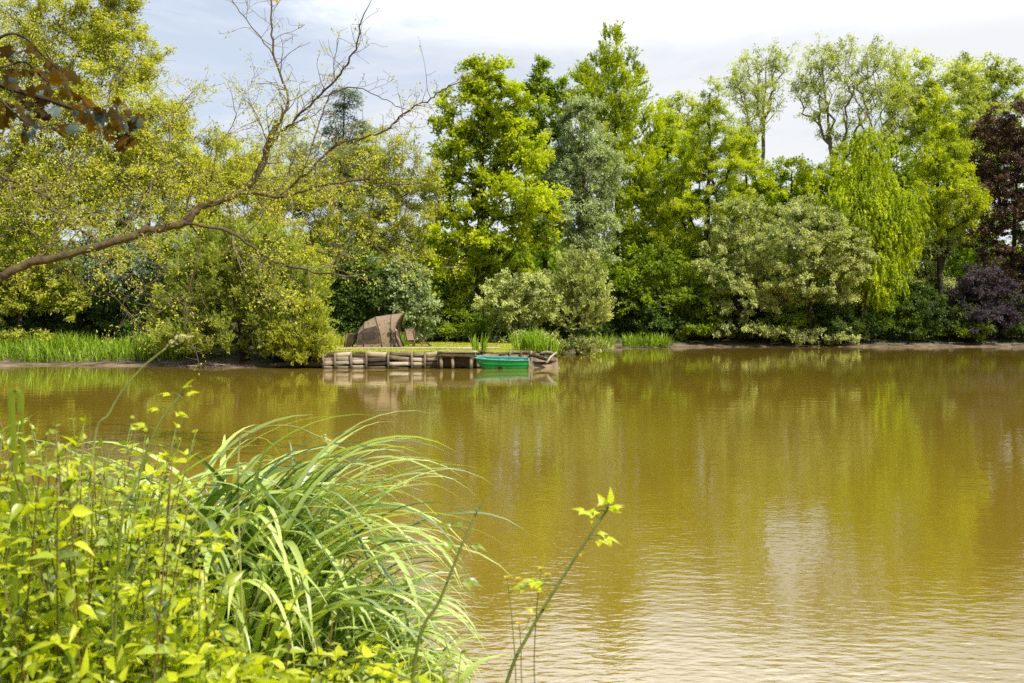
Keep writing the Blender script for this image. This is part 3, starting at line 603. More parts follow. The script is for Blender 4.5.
tx, ty = -10.3, 13.5
base = np.array([tx, ty, gz1(tx, ty) - 0.1])
lt = empty('leaning_oak', base, 'near tree at the left stretching a long half bare mossy limb over the water', 'tree')
trunkP = smooth_path(np.array([base, base + (0.3, 0.1, 1.2), base + (0.9, 0.3, 2.3), W(-70, 298, 14.2), W(0, 277, 14.6)]))
tb = Buf(); tube(tb, trunkP, np.interp(np.linspace(0, 1, len(trunkP)), [0, 0.15, 1], [0.42, 0.26, 0.075]), 12); tb.build('trunk', M['mossbark'], lt, smooth=True)
up2 = smooth_path(np.array([base + (0.3, 0.1, 1.2), base + (0.2, 0.5, 3.0), base + (0.6, 0.8, 5.0), base + (1.0, 1.2, 7.5)]))
limb_b, twig_b, leaf_b = Buf(), Buf(), Buf()
tube(limb_b, up2, np.linspace(0.24, 0.05, len(up2)), 9)
MAIN = [  # px path, depth start/end, radius start/end, twig density, leaf density
    ([(-4, 279), (32, 263), (74, 253), (121, 240), (153, 229), (184, 224), (200, 208), (227, 198), (240, 191), (258, 174), (269, 143)], 14.6, 16.0, .125, .055, 1.0, 1.0),
    ([(269, 143), (284, 115), (288, 97), (275, 59), (272, 29), (271, 2), (268, -20)], 16.0, 16.4, .045, .012, 1.0, .07),
    ([(277, 62), (257, 32), (240, 12), (228, -8)], 16.3, 16.8, .018, .008, .8, .05),
    ([(269, 143), (287, 126), (310, 105), (335, 80), (346, 66), (357, 45), (361, 22)], 16.0, 15.4, .042, .012, 1.3, .10),
    ([(240, 193), (281, 196), (322, 186), (369, 179), (400, 184)], 15.6, 14.8, .05, .012, 1.1, .9),
    ([(281, 196), (300, 178), (328, 152), (348, 141), (383, 133), (398, 117), (427, 101), (442, 91), (452, 85)], 15.5, 15.0, .04, .010, 1.2, .16),
    ([(184, 224), (232, 232), (269, 258), (300, 269), (338, 275)], 15.2, 14.4, .045, .016, .8, .45),
    ([(190, 226), (200, 240), (195, 269), (184, 306), (190, 337), (196, 352)], 15.2, 14.9, .025, .008, 1.0, .25),
    ([(-10, 172), (20, 184), (50, 198), (63, 220), (92, 236)], 15.2, 15.8, .05, .02, 1.0, .9),
    ([(121, 240), (140, 200), (165, 160), (172, 120), (190, 95)], 15.2, 16.5, .035, .008, 1.0, .8),
    ([(32, 263), (60, 225), (72, 180), (100, 130), (112, 80)], 14.8, 16.5, .045, .010, 1.0, .8),
    ([(74, 253), (105, 262), (110, 290), (128, 312)], 15.0, 14.4, .02, .006, .8, .4),
    ([(322, 186), (345, 215), (395, 262), (446, 268)], 15.3, 14.6, .022, .007, 1.1, .25),
    ([(300, 178), (318, 130), (330, 95), (352, 88), (378, 96), (402, 108)], 15.5, 16.0, .025, .007, 1.0, .09),
    ([(227, 198), (215, 160), (235, 120), (232, 95)], 15.7, 16.4, .022, .006, .9, .4),
    ([(269, 258), (275, 290), (290, 320)], 14.9, 14.5, .014, .005, .8, .5),
    ([(0, 277), (-20, 220), (-5, 150), (20, 100), (30, 40)], 14.6, 16.5, .05, .012, 1.0, .8),
]
leafP, leafD = [], []
def twig(p, dr, L, r, lvl, ld):
    k = max(3, int(L / 0.11))
    pts = [p]; dcur = unit(dr)
    for i in range(k):
        dcur = unit(dcur + rng.normal(0, 0.17, 3) + (0, 0, 0.02))
        pts.append(pts[-1] + dcur * L / k)
    pts = np.array(pts)
    tube(twig_b, pts, np.linspace(r, max(0.0025, r * 0.35), len(pts)), 4 if r > .008 else 3, cap=False)
    if lvl > 0:
        for i in range(1, len(pts)):
            if rng.random() < (0.62 if lvl > 1 else 0.42):
                dd = unit(pts[i] - pts[i - 1]); s = unit(rng.normal(size=3) * (1, 0.8, 1))
                twig(pts[i], dd * 0.55 + s * 0.85, L * rng.uniform(0.3, 0.6), max(0.003, r * 0.55), lvl - 1, ld)
    if lvl <= 1:
        for i in range(1, len(pts)):
            if rng.random() < ld * 0.62:
                leafP.append(pts[i]); leafD.append(unit(pts[i] - pts[i - 1]))
for path, d0, d1, ra, rb, td, ld in MAIN:
    P = smooth_path(pl(path, d0, d1), 5)
    P[1:-1] += rng.normal(0, 0.012, (len(P) - 2, 3))
    R = np.linspace(ra * .52, rb * .9, len(P))
    tube(limb_b, P, R, 9 if ra > .03 else 6)
    seg = np.linalg.norm(np.diff(P, axis=0), axis=1).cumsum()
    s = 0.25
    while s < seg[-1]:
        i = int(np.searchsorted(seg, s)) + 1
        dd = unit(P[i] - P[i - 1])
        rv = rng.normal(size=3) * (1, 0.9, 1.0)
        rv -= dd * rv.dot(dd)
        rr = R[i]
        twig(P[i], dd * 0.6 + unit(rv) * 0.9 + (0, 0, 0.15), rng.uniform(0.35, 1.15) * (0.62 if ld < .3 else 1), min(0.013, rr * 0.5), 2, ld)
        s += rng.uniform(0.08, 0.21) / td
    twig(P[-1], P[-1] - P[-2], 0.4, rb, 1, ld)
limb_b.build('limbs', M['mossbark'], lt, smooth=True)
twig_b.build('twigs', M['palebark'], lt, smooth=True)
LP, LD = np.array(leafP), np.array(leafD)
k = 6
pos = np.repeat(LP, k, axis=0) + rng.normal(0, 0.05, (len(LP) * k, 3))
dr = unit(np.repeat(LD, k, axis=0) + rng.normal(0, 0.8, (len(LP) * k, 3)))
leaves(leaf_b, ovate(3, 0.2, 0.25), pos, dr, rng.normal(0, 0.5, pos.shape) + (0, 0, 0.8), rng.uniform(0.026, 0.06, len(pos)), rng.uniform(0.016, 0.032, len(pos)), rng.random(len(pos)))
leaf_b.build('young_leaves', M['yellow'], lt)

# ------------------------------------------------------------------ bronze maple boughs hanging in from the upper left
mb = np.array([-5.6, 3.4, 0.35])
mt = empty('bronze_maple', mb, 'near bronze leaved maple reaching dark leafy twigs into the top left corner', 'tree')
tb = Buf(); tp = smooth_path(np.array([mb, mb + (0.1, 0, 1.6), mb + (0.25, 0.1, 3.0), mb + (0.5, 0.3, 5.0)])); tube(tb, tp, np.linspace(0.24, 0.09, len(tp)), 12)
tb.build('trunk', M['bark'], mt, smooth=True)
lb, fb, ob = Buf(), Buf(), Buf()
A = mb + (0.25, 0.1, 3.0); A2 = mb + (0.5, 0.3, 5.0)
BG = [smooth_path(np.array([A, A + (1.2, 0.5, 0.25), W(-60, 60, 4.7), W(0, 85, 4.9), W(48, 100, 5.0), W(85, 112, 5.05), W(115, 116, 5.1), W(138, 118, 5.1)])),
      smooth_path(np.array([W(-60, 60, 4.7), W(-5, 68, 4.8), W(25, 62, 4.9), W(45, 80, 4.9), W(72, 92, 4.9)])),
      smooth_path(np.array([W(-30, 58, 4.8), W(5, 35, 4.8), W(25, 38, 4.9), W(42, 55, 5.0), W(62, 72, 5.0)])),
      smooth_path(np.array([W(-30, 75, 4.8), W(0, 100, 4.7), W(20, 118, 4.7), W(36, 128, 4.7)]))]
for P in BG: tube(lb, P, np.linspace(0.025 if P is BG[0] else 0.009, 0.002, len(P)), 6)
P = smooth_path(np.array([A2, A2 + (1.5, 0.6, 0.5), W(120, -75, 5.0), W(220, -45, 5.1), W(262, -25, 5.1), W(275, -8, 5.1)])); tube(lb, P, np.linspace(0.035, 0.002, len(P)), 6)
PN = P
mp_, md, ml = [], [], []
spots = [(10, 45), (22, 52), (30, 40), (38, 46), (28, 68), (45, 72), (50, 60), (57, 66), (64, 74), (70, 80), (35, 85), (42, 92), (50, 88), (5, 80), (2, 92), (12, 100), (20, 108), (8, 112),
         (0, 118), (30, 118), (38, 128), (28, 132), (48, 118), (50, 100), (62, 112), (68, 124), (60, 104), (80, 108), (86, 118), (92, 112), (90, 98), (98, 116), (104, 122), (110, 130), (116, 120),
         (118, 136), (112, 112), (125, 114), (130, 122), (128, 132), (122, 140), (138, 118), (142, 122), (120, 104), (-12, 60), (-15, 85), (-20, 105), (-8, 128), (25, 92), (15, 70), (58, 84), (75, 92), (-30, 70), (-30, 95), (55, 108), (100, 104), (108, 118), (16, 88), (40, 108)]
spots = spots + [(x_ + 9 * math.sin(i_ * 2.1), y_ + 8 * math.cos(i_ * 1.7)) for i_, (x_, y_) in enumerate(spots)] + [(x_ + 7 * math.cos(i_ * 2.9), y_ + 7 * math.sin(i_ * 1.3)) for i_, (x_, y_) in enumerate(spots) if i_ % 2]
for (x, y) in spots:
    d = 4.95 + rng.uniform(-0.25, 0.25)
    mp_.append(W(x + rng.uniform(-2, 2) - 5, y + rng.uniform(-2, 2) + 1, d)); md.append(unit(np.array([0.5, 0, -0.6]) + rng.normal(0, 0.45, 3)))
mp_ = np.array(mp_); md = np.array(md)
n = len(mp_)
M['teal'] = leaf_mat('sky_sheen_leaf', (0.03, 0.045, 0.035), (0.07, 0.10, 0.085), 0.2, 0.4, 0.5, (1, 1, 1))  # sky reflection on some maple leaves, painted as a teal colour
tl = rng.random(n) < 0.16
LL = rng.uniform(0.04, 0.078, n); NN = unit(rng.normal(0, 0.7, (n, 3)) + (0.1, -0.5, 0.5)); hb_ = Buf()
leaves(hb_, maple(), mp_[tl], md[tl], NN[tl], LL[tl], LL[tl] * 1.05, rng.random(tl.sum())); hb_.build('sky_sheen_leaves', M['teal'], mt)
mk = ~tl
leaves(fb, maple(), mp_[mk], md[mk], NN[mk], LL[mk], LL[mk] * 1.05, rng.random(mk.sum()))
#rng.normal(0, 0.5, (n, 3)) + (0.1, -0.65, 0.55)), rng.uniform(0.05, 0.10, n), rng.uniform(0.055, 0.10, n), rng.random(n))
pb = lb
for q, dq in zip(mp_, md):
    allp = np.concatenate(BG); j = ((allp - q) ** 2).sum(1).argmin()
    a = allp[j]; tube(pb, np.array([a, (a + q) / 2 + (0, 0, 0.01), q]), [0.0016, 0.0013, 0.001], 3, cap=False)
fb.build('bronze_leaves', M['maple_cop'], mt); lb.build('boughs', M['bark'], mt, smooth=True)
leaves(ob, maple(), PN[[-1, -2, -1]] + np.array([(0, 0, 0.0), (-0.02, 0, -.01), (0.01, 0, 0.02)]), np.array([(0.2, 0, -1), (-0.5, 0, -.8), (0.8, 0, -0.6)]), np.array([(0.1, -1, 0.4), (0, -1, .5), (0, -1, 0.2)]), 0.055, 0.06, rng.random(3))
o = ob.build('orange_leaves', M['orange'], mt); o['label'] = 'orange leaves on a hanging twig tip'


# ------------------------------------------------------------------ lawn, path, timber edge
M['lawn'] = noise_mat('lawn_turf', [(0.3, (0.13, 0.15, 0.02)), (0.55, (0.27, 0.27, 0.04)), (0.75, (0.38, 0.33, 0.09))], nscale=1.6, rough=0.9, bump=0.03, wet=(0.78, 0.84, 0.25, (0.03, 0.022, 0.013)))
M['path'] = noise_mat('trodden_earth', [(0.3, (0.35, 0.28, 0.18)), (0.7, (0.62, 0.53, 0.40))], nscale=3, rough=0.9, bump=0.02)
M['timber'] = noise_mat('weathered_timber', [(0.28, (0.10, 0.078, 0.056)), (0.45, (0.38, 0.32, 0.24)), (0.75, (0.66, 0.58, 0.46))], (0.5, 6, 11), 4, 8, 0.85, 0.005, tint_amt=0.7, wet=(0.12, 0.32, 0.3, (0.04, 0.032, 0.018)))
M['post'] = noise_mat('post_timber', [(0.25, (0.14, 0.10, 0.065)), (0.5, (0.33, 0.26, 0.18)), (0.75, (0.46, 0.38, 0.28))], (5, 5, 0.8), 4, 8, 0.85, 0.015, tint_amt=0.4, wet=(0.16, 0.45, 0.3, (0.035, 0.028, 0.016)))
LZ = 0.75
LAWN = np.array([(-9.4, 45.2), (-8.4, 44.25), (-6, 44.18), (-3.3, 44.2), (-1.75, 44.3), (-1.5, 45.2), (0.2, 45.4), (1.2, 45.6), (1.6, 46.8), (1.35, 50), (1.7, 56), (2.4, 62.5), (-4, 63), (-12, 62), (-12.5, 52), (-11, 46)])
b = Buf(); n = len(LAWN)
rings = []
cen = LAWN.mean(axis=0)
for f in (1.0, 0.98, 0.7, 0.4):
    q = cen + (LAWN - cen) * f
    rings.append(np.column_stack([q, LZ - (0.05 if f == 1.0 else 0) + 0.025 * wob(q[:, 0], q[:, 1]) * (f < 0.98)]))
low = np.column_stack([LAWN, np.full(n, -0.4)])
V = np.concatenate([low] + rings + [np.array([[cen[0], cen[1], LZ + 0.02]])])
Q = []; T = []
for r in range(len(rings)):
    for i in range(n): Q.append((r * n + i, r * n + (i + 1) % n, (r + 1) * n + (i + 1) % n, (r + 1) * n + i))
k0 = len(rings) * n
for i in range(n): T.append((k0 + i, k0 + (i + 1) % n, k0 + n))
b.add(V, [np.array(Q), np.array(T)])
tag(b.build('lawn', M['lawn']), None, None, kind='structure')
def lawn_z(x, y): return LZ + 0.02
b = Buf()
xs_ = np.linspace(-8.6, -0.6, 40)
yc = 48.5 + 0.35 * np.sin(xs_ * 0.8) + 0.12 * (xs_ + 8)
wd = 1.1 + 0.2 * np.sin(xs_ * 2.3) + 0.08 * np.sin(xs_ * 5.1)
V = np.concatenate([np.column_stack([xs_, yc - wd, np.full(40, LZ + 0.034)]), np.column_stack([xs_, yc + wd, np.full(40, LZ + 0.034)])])
i = np.arange(39); b.add(V, np.stack([i, i + 1, i + 41, i + 40], -1))
tag(b.build('path', M['path']), None, None, kind='structure')

def inpoly(x, y, poly):
    ins = np.zeros(x.shape, bool)
    for (x0, y0), (x1, y1) in zip(poly, np.roll(poly, -1, axis=0)):
        c = (y0 > y) != (y1 > y)
        ins ^= c & (x < (x1 - x0) * (y - y0) / ((y1 - y0) if y1 != y0 else 1e-9) + x0)
    return ins
BLADE = (np.array([(0, 0.5, 0), (0, -0.5, 0), (0.55, -0.4, 0.04), (0.55, 0.4, 0.04), (1, 0, 0.22)]), [np.array([[0, 1, 2, 3]]), np.array([[3, 2, 4]])])
n = 60000
gx = rng.uniform(-12, 2.4, n); gy = 44.2 + 18 * rng.random(n) ** 1.4
ok = inpoly(gx, gy, LAWN) & ((np.abs(gy - np.interp(gx, xs_, yc)) > 0.85 + 0.45 * rng.random(n)) | (gx > -0.8))
gx, gy = gx[ok], gy[ok]; n = len(gx)
gb = Buf()
hgt = rng.uniform(0.015, 0.045, n) * np.where(rng.random(n) < 0.02, 2.5, 1) * np.where(gy > 56, 2.0, 1) * np.where(gy < 45, 1.5, 1)
leaves(gb, BLADE, np.column_stack([gx, gy, np.full(n, LZ)]), rng.normal(0, 0.35, (n, 3)) + (0, 0, 1), rng.normal(size=(n, 3)) * (1, 1, 0.1), hgt, rng.uniform(0.012, 0.03, n), rng.random(n))
tag(gb.build('lawn_grass', M['grass']), 'short sunlit grass on the lawn around the tent', 'grass', kind='stuff')

def wx(px, d): return (px - CX) * d / F
wall = empty('timber_edging', (-5.8, 44.0, 0), 'weathered board and post edging holding up the lawn left of the landing stage', 'retaining wall')
edges = [323, 335, 351, 366.5, 388, 411.5, 425, 438]
for a, c in zip(edges[:-1], edges[1:]):
    x0, x1 = wx(a, 44), wx(c, 44)
    for z0, hh in ((0.05, 0.17), (0.235, 0.17), (0.425, 0.18), (0.63, 0.20)):
        bb = Buf()
        box(bb, ((x0 + x1) / 2 + rng.normal(0, .02), 44.04 + rng.normal(0, .02), z0 + rng.normal(0, 0.02)), (x1 - x0 + rng.uniform(-0.05, 0.03), 0.05, hh + rng.uniform(-.05, .01)), ry=rng.normal(0, 0.034), rx=rng.normal(0, .04), jit=0.003, seg=4, tint=rng.random())
        bb.build('board', M['timber'], wall)
for e in edges:
    bb = Buf(); x = wx(e, 43.9)
    hh = rng.uniform(0.66, 0.76)
    P = np.array([(x, 43.93, -0.7), (x + rng.normal(0, .01), 43.93, 0.2), (x + rng.normal(0, .02), 43.92, hh)])
    tube(bb, P, [0.055, 0.047, 0.042], 8, rng.random() * .6); bb.build('post', M['post'], wall, smooth=False)

st = empty('landing_stage', (wx(457, 44), 44.1, 0), 'low wooden landing stage on posts next to the green boat', 'landing stage')
x0, x1 = wx(437.5, 44), wx(476, 43.8)
for i in range(8):
    bb = Buf(); box(bb, ((x0 + x1) / 2 + rng.normal(0, .03), 43.62 + i * 0.15, 0.73 + rng.normal(0, .006)), (x1 - x0 + rng.normal(0, .05), 0.135, 0.05), jit=0.004, seg=5, tint=rng.random()); bb.build('deck_board', M['timber'], st)
for yy in (43.66, 44.5):
    bb = Buf(); box(bb, ((x0 + x1) / 2, yy, 0.62), (x1 - x0 - 0.06, 0.07, 0.14), tint=0.35, jit=.005, seg=4); bb.build('beam', M['timber'], st)
for e in (441, 452.5, 471):
    bb = Buf(); x = wx(e, 43.75); tube(bb, np.array([(x, 43.75, -0.8), (x + .01, 43.75, 0.1), (x, 43.76, 0.55)]), [0.08, .075, .07], 8, 0.5); bb.build('post', M['post'], st)
bb = Buf(); box(bb, ((x0 + x1) / 2, 44.12, 0.28), (x1 - x0, 0.05, 0.5), tint=0.1, jit=.01, seg=5); bb.build('back_board', M['timber'], st)

def log(name, P, R, label, cat='log', group=None, mat='timber', n=9):
    P = smooth_path(np.array(P), 4); R = np.interp(np.linspace(0, 1, len(P)), np.linspace(0, 1, len(R)), R)
    b = Buf(); P = P + rng.normal(0, np.mean(R) * 0.12, P.shape); tube(b, P, R * (1 + rng.normal(0, .06, len(P))), n, rng.random())
    o = b.build(name, M[mat], loc=P[0]); return tag(o, label, cat, group)
log('edging_log', [W(499, 355.5, 45.2), W(516, 352.8, 45.3), W(536, 352.4, 45.4)], [.05, .065, .04], 'pale log laid along the bank just behind the green boat')
log('edging_log', [W(529, 354.5, 44.3), W(540, 357.5, 44.2), W(553, 362, 44.1)], [.07, .08, .05], 'thick grey log slanting down into the water right of the boat')
log('edging_log', [W(533, 362, 44.25), W(544, 363.5, 44.3), W(556, 361, 44.4)], [.06, .07, .05], 'dark wet log lying at water level right of the boat')
log('driftwood', [W(546, 364, 44.0), W(551, 357, 44.1), W(557, 352, 44.3)], [.055, .05, .025], 'pale driftwood limb sticking up at the tip of the bank', 'driftwood')
log('driftwood', [W(540, 354, 44.8), W(548, 352.5, 44.7), W(556, 355, 44.5)], [.08, .10, .07], 'pale rounded stump end at the tip of the bank', 'driftwood')
log('edging_log', [W(268, 366, 44.6), W(296, 364, 44.4), W(326, 364.5, 44.2)], [.10, .13, .11], 'dark log at water level under the feathery bush', mat='bark')
for px_, lb_ in ((510, 'first short stake behind the boat'), (521, 'middle short stake behind the boat'), (531, 'last short stake behind the boat, by the slanting log')):
    b = Buf(); q = W(px_, 351.5, 45.15); tube(b, np.array([(q[0], q[1], -0.5), (q[0], q[1], q[2] - 0.1), (q[0] + .01, q[1], q[2] + 0.04)]), [.055, .05, .045], 7, rng.random())
    tag(b.build('stake', M['post'], loc=(q[0], q[1], 0)), lb_, 'stake')
# worn soil slope behind the logs
b = Buf()
sxs = np.linspace(-1.7, 2.1, 14)
V = []
for j, (yy, zz) in enumerate(((44.85, -0.15), (45.0, 0.28), (45.2, 0.55), (45.5, 0.75))):
    for x in sxs: V.append((x, yy + 0.25 * max(0, x) ** 0.8 * (j > 0) * 0.6 + rng.normal(0, .03), zz * (1 - 0.35 * max(0, (x - 0.9)) ) + rng.normal(0, .02)))
i = np.arange(13)
b.add(V, [np.stack([i + r * 14, i + r * 14 + 1, i + r * 14 + 15, i + r * 14 + 14], -1) for r in range(3)])
tag(b.build('bank_slope', noise_mat('dry_earth', [(0.3, (0.12, 0.085, 0.05)), (0.7, (0.36, 0.28, 0.18))], nscale=4, bump=0.04), smooth=True), None, None, kind='structure')

# ------------------------------------------------------------------ boat
M['boat'] = noise_mat('green_boat_plastic', [(0.35, (0.0, 0.27, 0.060)), (0.65, (0.006, 0.40, 0.10))], (1, 1, 1), 3, 5, 0.38, 0.0, 0.5, wet=(0.03, 0.16, 0.12, (0.02, 0.075, 0.03)))
M['boat_in'] = noise_mat('teal_boat_lining', [(0.35, (0.02, 0.20, 0.19)), (0.65, (0.04, 0.32, 0.29))], (1, 1, 1), 4, 5, 0.5, 0.0, 0.4)
M['rim'] = noise_mat('pale_worn_rim', [(0.35, (0.06, 0.36, 0.25)), (0.65, (0.22, 0.50, 0.40))], (1, 1, 1), 5, 5, 0.5)
M['black'] = noise_mat('dark_rubber', [(0.3, (0.010, 0.012, 0.010)), (0.7, (0.03, 0.03, 0.028))], nscale=6, rough=0.6)
M['whitep'] = noise_mat('worn_white_seat', [(0.3, (0.35, 0.45, 0.40)), (0.7, (0.62, 0.68, 0.62))], nscale=6, rough=0.6)
boat = empty('rowing_boat', (wx(501.5, 44.2), 44.2, 0), 'small green rowing boat with teal inside moored at the bank', 'boat')
boat.rotation_euler = (0.09, 0.012, 0.03)
BL = 2.36
def hull(t, s, inset=0.0, lift=0.0):
    """t along the boat (0 bow at left), s across (-1 near gunwale .. 1 far gunwale)"""
    bm = 0.56 * (0.60 + 0.40 * math.sin(math.pi * min(1, 0.18 + t * 0.62)) ** 0.8) * (1 - 0.10 * max(0, t - 0.75) / 0.25)
    if t < 0.14: bm *= 0.70 + 0.30 * math.sqrt(t / 0.14)
    zs = 0.40 + 0.08 * (1 - t) ** 2 + 0.02 * t
    zk = -0.10 + 0.40 * max(0, 1 - t / 0.2) ** 1.6 + lift
    a = abs(s)
    if a > 0.5:
        f = (a - 0.5) / 0.5; y = bm * (0.80 + 0.20 * f ** 0.8); z = zk + 0.04 + (zs - zk - 0.04) * f
    else:
        y = bm * 0.80 * a / 0.5; z = zk + 0.04 * (a / 0.5) ** 2
    y = max(0, y - inset)
    x = (t - 0.5) * BL + (0.10 * (1 - (z - zk) / max(0.1, zs - zk)) * (1 - t) ** 4 * 1.0)
    x = x + (inset if t < 0.02 else (-inset if t > 0.98 else 0))
    return (x, y * (1 if s > 0 else -1), z)
def hull_sheet(inset, lift, nt_=28, ns=21):
    V = [hull(i / (nt_ - 1), -1 + 2 * j / (ns - 1), inset, lift) for i in range(nt_) for j in range(ns)]
    Q = [(i * ns + j, i * ns + j + 1, (i + 1) * ns + j + 1, (i + 1) * ns + j) for i in range(nt_ - 1) for j in range(ns - 1)]
    return V, np.array(Q), [list(range(ns)), [(nt_ - 1) * ns + j for j in range(ns)][::-1]]
bp0 = np.array(boat.location)
def bbuild(buf, name, mat, smooth=False):
    buf.v = [v + bp0 for v in buf.v]; return buf.build(name, mat, boat, smooth)
b = Buf(); V, Q, ends = hull_sheet(0, 0); b.add(V, [Q, np.array([ends[0]]), np.array([ends[1]])]); bbuild(b, 'hull', M['boat'])
b = Buf(); V, Q, ends = hull_sheet(0.03, 0.05); b.add(V, [Q[:, ::-1], np.array([ends[0][::-1]]), np.array([ends[1][::-1]])]); bbuild(b, 'lining', M['boat_in'])
loop = [hull(i / 27, -1) for i in range(28)] + [hull(1, -1 + 2 * j / 6) [:2] + (hull(1, 1)[2],) for j in range(1, 6)] + [hull(1 - i / 27, 1) for i in range(28)] + [hull(0, 1 - 2 * j / 6)[:2] + (hull(0, 1)[2],) for j in range(1, 6)]
loop.append(loop[0])
b = Buf(); tube(b, np.array(loop) + (0, 0, 0.008), 0.026, 8, cap=False); bbuild(b, 'gunwale', M['rim'], True)
for zz, nm in ((0.62, 'strake'),):
    b = Buf(); tube(b, np.array([np.array(hull(0.1 + 0.9 * i / 20, -(0.5 + 0.5 * zz))) + (0, -0.006, 0) for i in range(21)]), 0.014, 6); bbuild(b, 'strake', M['boat'], True)
for t_, nm in ((0.14, 'bow_seat'), (0.50, 'middle_seat'), (0.86, 'stern_seat')):
    w_ = hull(t_, 0.9)[1]; b = Buf(); box(b, ((t_ - 0.5) * BL, 0, 0.36), (0.30 if t_ != 0.5 else 0.24, 2 * w_ - 0.06, 0.03)); bbuild(b, 'seat', M['whitep'] if t_ < 0.2 else M['boat_in'])
h = hull(0.48, -0.56); b = Buf(); box(b, ((0.475 - 0.5) * BL, h[1] - 0.02, 0.085), (0.17, 0.03, 0.17)); bbuild(b, 'side_patch', M['black'])
h = hull(1, 0); b = Buf(); box(b, (BL / 2 + 0.02, -0.22, 0.30), (0.035, 0.20, 0.36)); bbuild(b, 'transom_pad', M['whitep'])
b = Buf(); tube(b, smooth_path(np.array([(-BL / 2 + .05, 0.2, 0.55), (-BL / 2 - .05, 0.5, 0.52), (-BL / 2 - 0.12, 0.75, 0.72)])) + bp0, 0.012, 6)
tag(b.build('mooring_rope', M['post'], loc=bp0), 'short rope tying the bow of the green boat to the landing stage', 'rope')

# ------------------------------------------------------------------ tent and chairs
M['canvas'] = noise_mat('brown_tent_cloth', [(0.34, (0.13, 0.09, 0.055)), (0.45, (0.37, 0.28, 0.19)), (0.55, (0.25, 0.18, 0.115)), (0.68, (0.52, 0.41, 0.30))], nscale=6, detail=5, rough=0.75, bump=0.02, bscale=4)
M['canvas_d'] = noise_mat('dark_and_shaded_tent_cloth', [(0.35, (0.045, 0.034, 0.021)), (0.65, (0.13, 0.098, 0.065))], nscale=6, rough=0.8, bump=0.02, bscale=5)  # dark trim cloth, also the painted shade of the side panel
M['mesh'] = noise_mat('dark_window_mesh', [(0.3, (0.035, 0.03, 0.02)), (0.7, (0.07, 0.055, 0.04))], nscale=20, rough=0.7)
tent = empty('fishing_tent', (wx(356, 50.4), 51.5, LZ + 0.02), 'brown camouflage fishing tent with peaked hood on the lawn', 'tent')
TW = 1.12
RIBS = [(0.00, 0.05, 0.05, 0.93), (0.40, 0.36, 0.34, 1.30), (1.32, 1.17, 0.87, 1.56), (1.78, 1.74, 1.70, 1.68), (2.20, 1.98, 2.34, 1.75)]
def ribpt(r, v):
    xb, xm, xt, h = r
    an = math.pi * v; c, s = -math.cos(an), math.sin(an); n_ = 2.7
    y = TW * math.copysign(abs(c) ** (2 / n_), c); zf = abs(s) ** (2 / n_)
    x = xb * (1 - zf) * (1 - 2 * zf) + 4 * xm * zf * (1 - zf) + xt * zf * (2 * zf - 1) if True else 0
    return np.array([x, y * (1 - 0.06 * zf), zf * h])
def S(u, v):
    u = max(0, min(3.9999, u)); i = int(u); f = u - i
    a, b_ = ribpt(RIBS[i], v), ribpt(RIBS[i + 1], v)
    p = a * (1 - f) + b_ * f
    sag = 0.012 * math.sin(math.pi * f)             # cloth pulls in between the poles
    p[2] -= sag * (p[2] / 1.5); p[1] *= 1 - 0.5 * sag
    return p
def sheet(fun, nu, nv):
    V = [fun(i / (nu - 1), j / (nv - 1)) for i in range(nu) for j in range(nv)]
    Q = [(i * nv + j, (i + 1) * nv + j, (i + 1) * nv + j + 1, i * nv + j + 1) for i in range(nu - 1) for j in range(nv - 1)]
    return np.array(V), np.array(Q)
t0_ = np.array(tent.location)
b = Buf(); V, Q = sheet(lambda a, c: S(a * 4, c), 33, 33); V = V + rng.normal(0, 0.008, V.shape) * (V[:, 2:3] > 0.05)
nb = len(V)
b.add(V + t0_, [Q, np.arange(33)[None, :]]); b.build('shell', M['canvas'], tent, smooth=True)
def patch(u0, u1, v0, v1, off, nu=10, nv=10):
    def f(a, c):
        p = S(u0 + (u1 - u0) * a, v0 + (v1 - v0) * c); q = p - np.array([1.0, 0, 0.5]); return p + np.array([0, -off, off * 0.35])
    V, Q = sheet(f, nu, nv); V = V + t0_; return V, Q
b = Buf(); b.add(*patch(0.12, 1.93, 0.02, 0.215, 0.022)); b.build('shaded_side_panel', M['canvas_d'], tent)  # shade on the tent's left side put in as darker cloth
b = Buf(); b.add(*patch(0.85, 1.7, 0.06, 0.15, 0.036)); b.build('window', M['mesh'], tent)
for ru in (1, 2, 3):
    b = Buf(); tube(b, np.array([ribpt(RIBS[ru], v) * (1, 1.01, 1.005) for v in np.linspace(0, 1, 31)]) + t0_, 0.022, 6); b.build('pole_sleeve', M['canvas_d'], tent, smooth=True)
b = Buf(); tube(b, np.array([ribpt(RIBS[4], v) for v in np.linspace(0, 1, 31)]) + t0_, 0.025, 6); b.build('hood_edge', M['canvas_d'], tent, smooth=True)
b = Buf(); fr = np.array([ribpt((1.92, 1.84, 1.80, 1.60), v) * (1, 0.96, 1) for v in np.linspace(0.0, 1, 25)]) + t0_; b.add(fr, np.arange(25)[::-1][None, :]); b.build('front_panel', M['mesh'], tent)
for k_, (xo, wv) in enumerate(((1.72, 0.10), (1.98, 0.08))):
    P = np.array([(xo + 0.03 * math.sin(i * 1.3) + i * 0.035, -TW - 0.04 - 0.03 * math.sin(i * 2.1), 0.95 - i * 0.115) for i in range(9)])
    b = Buf(); tube(b, P + t0_, wv * (0.5 + 0.25 * np.sin(np.arange(9) * 1.7)), 7); b.build('rolled_flap', M['canvas' if k_ else 'canvas_d'], tent, smooth=True)

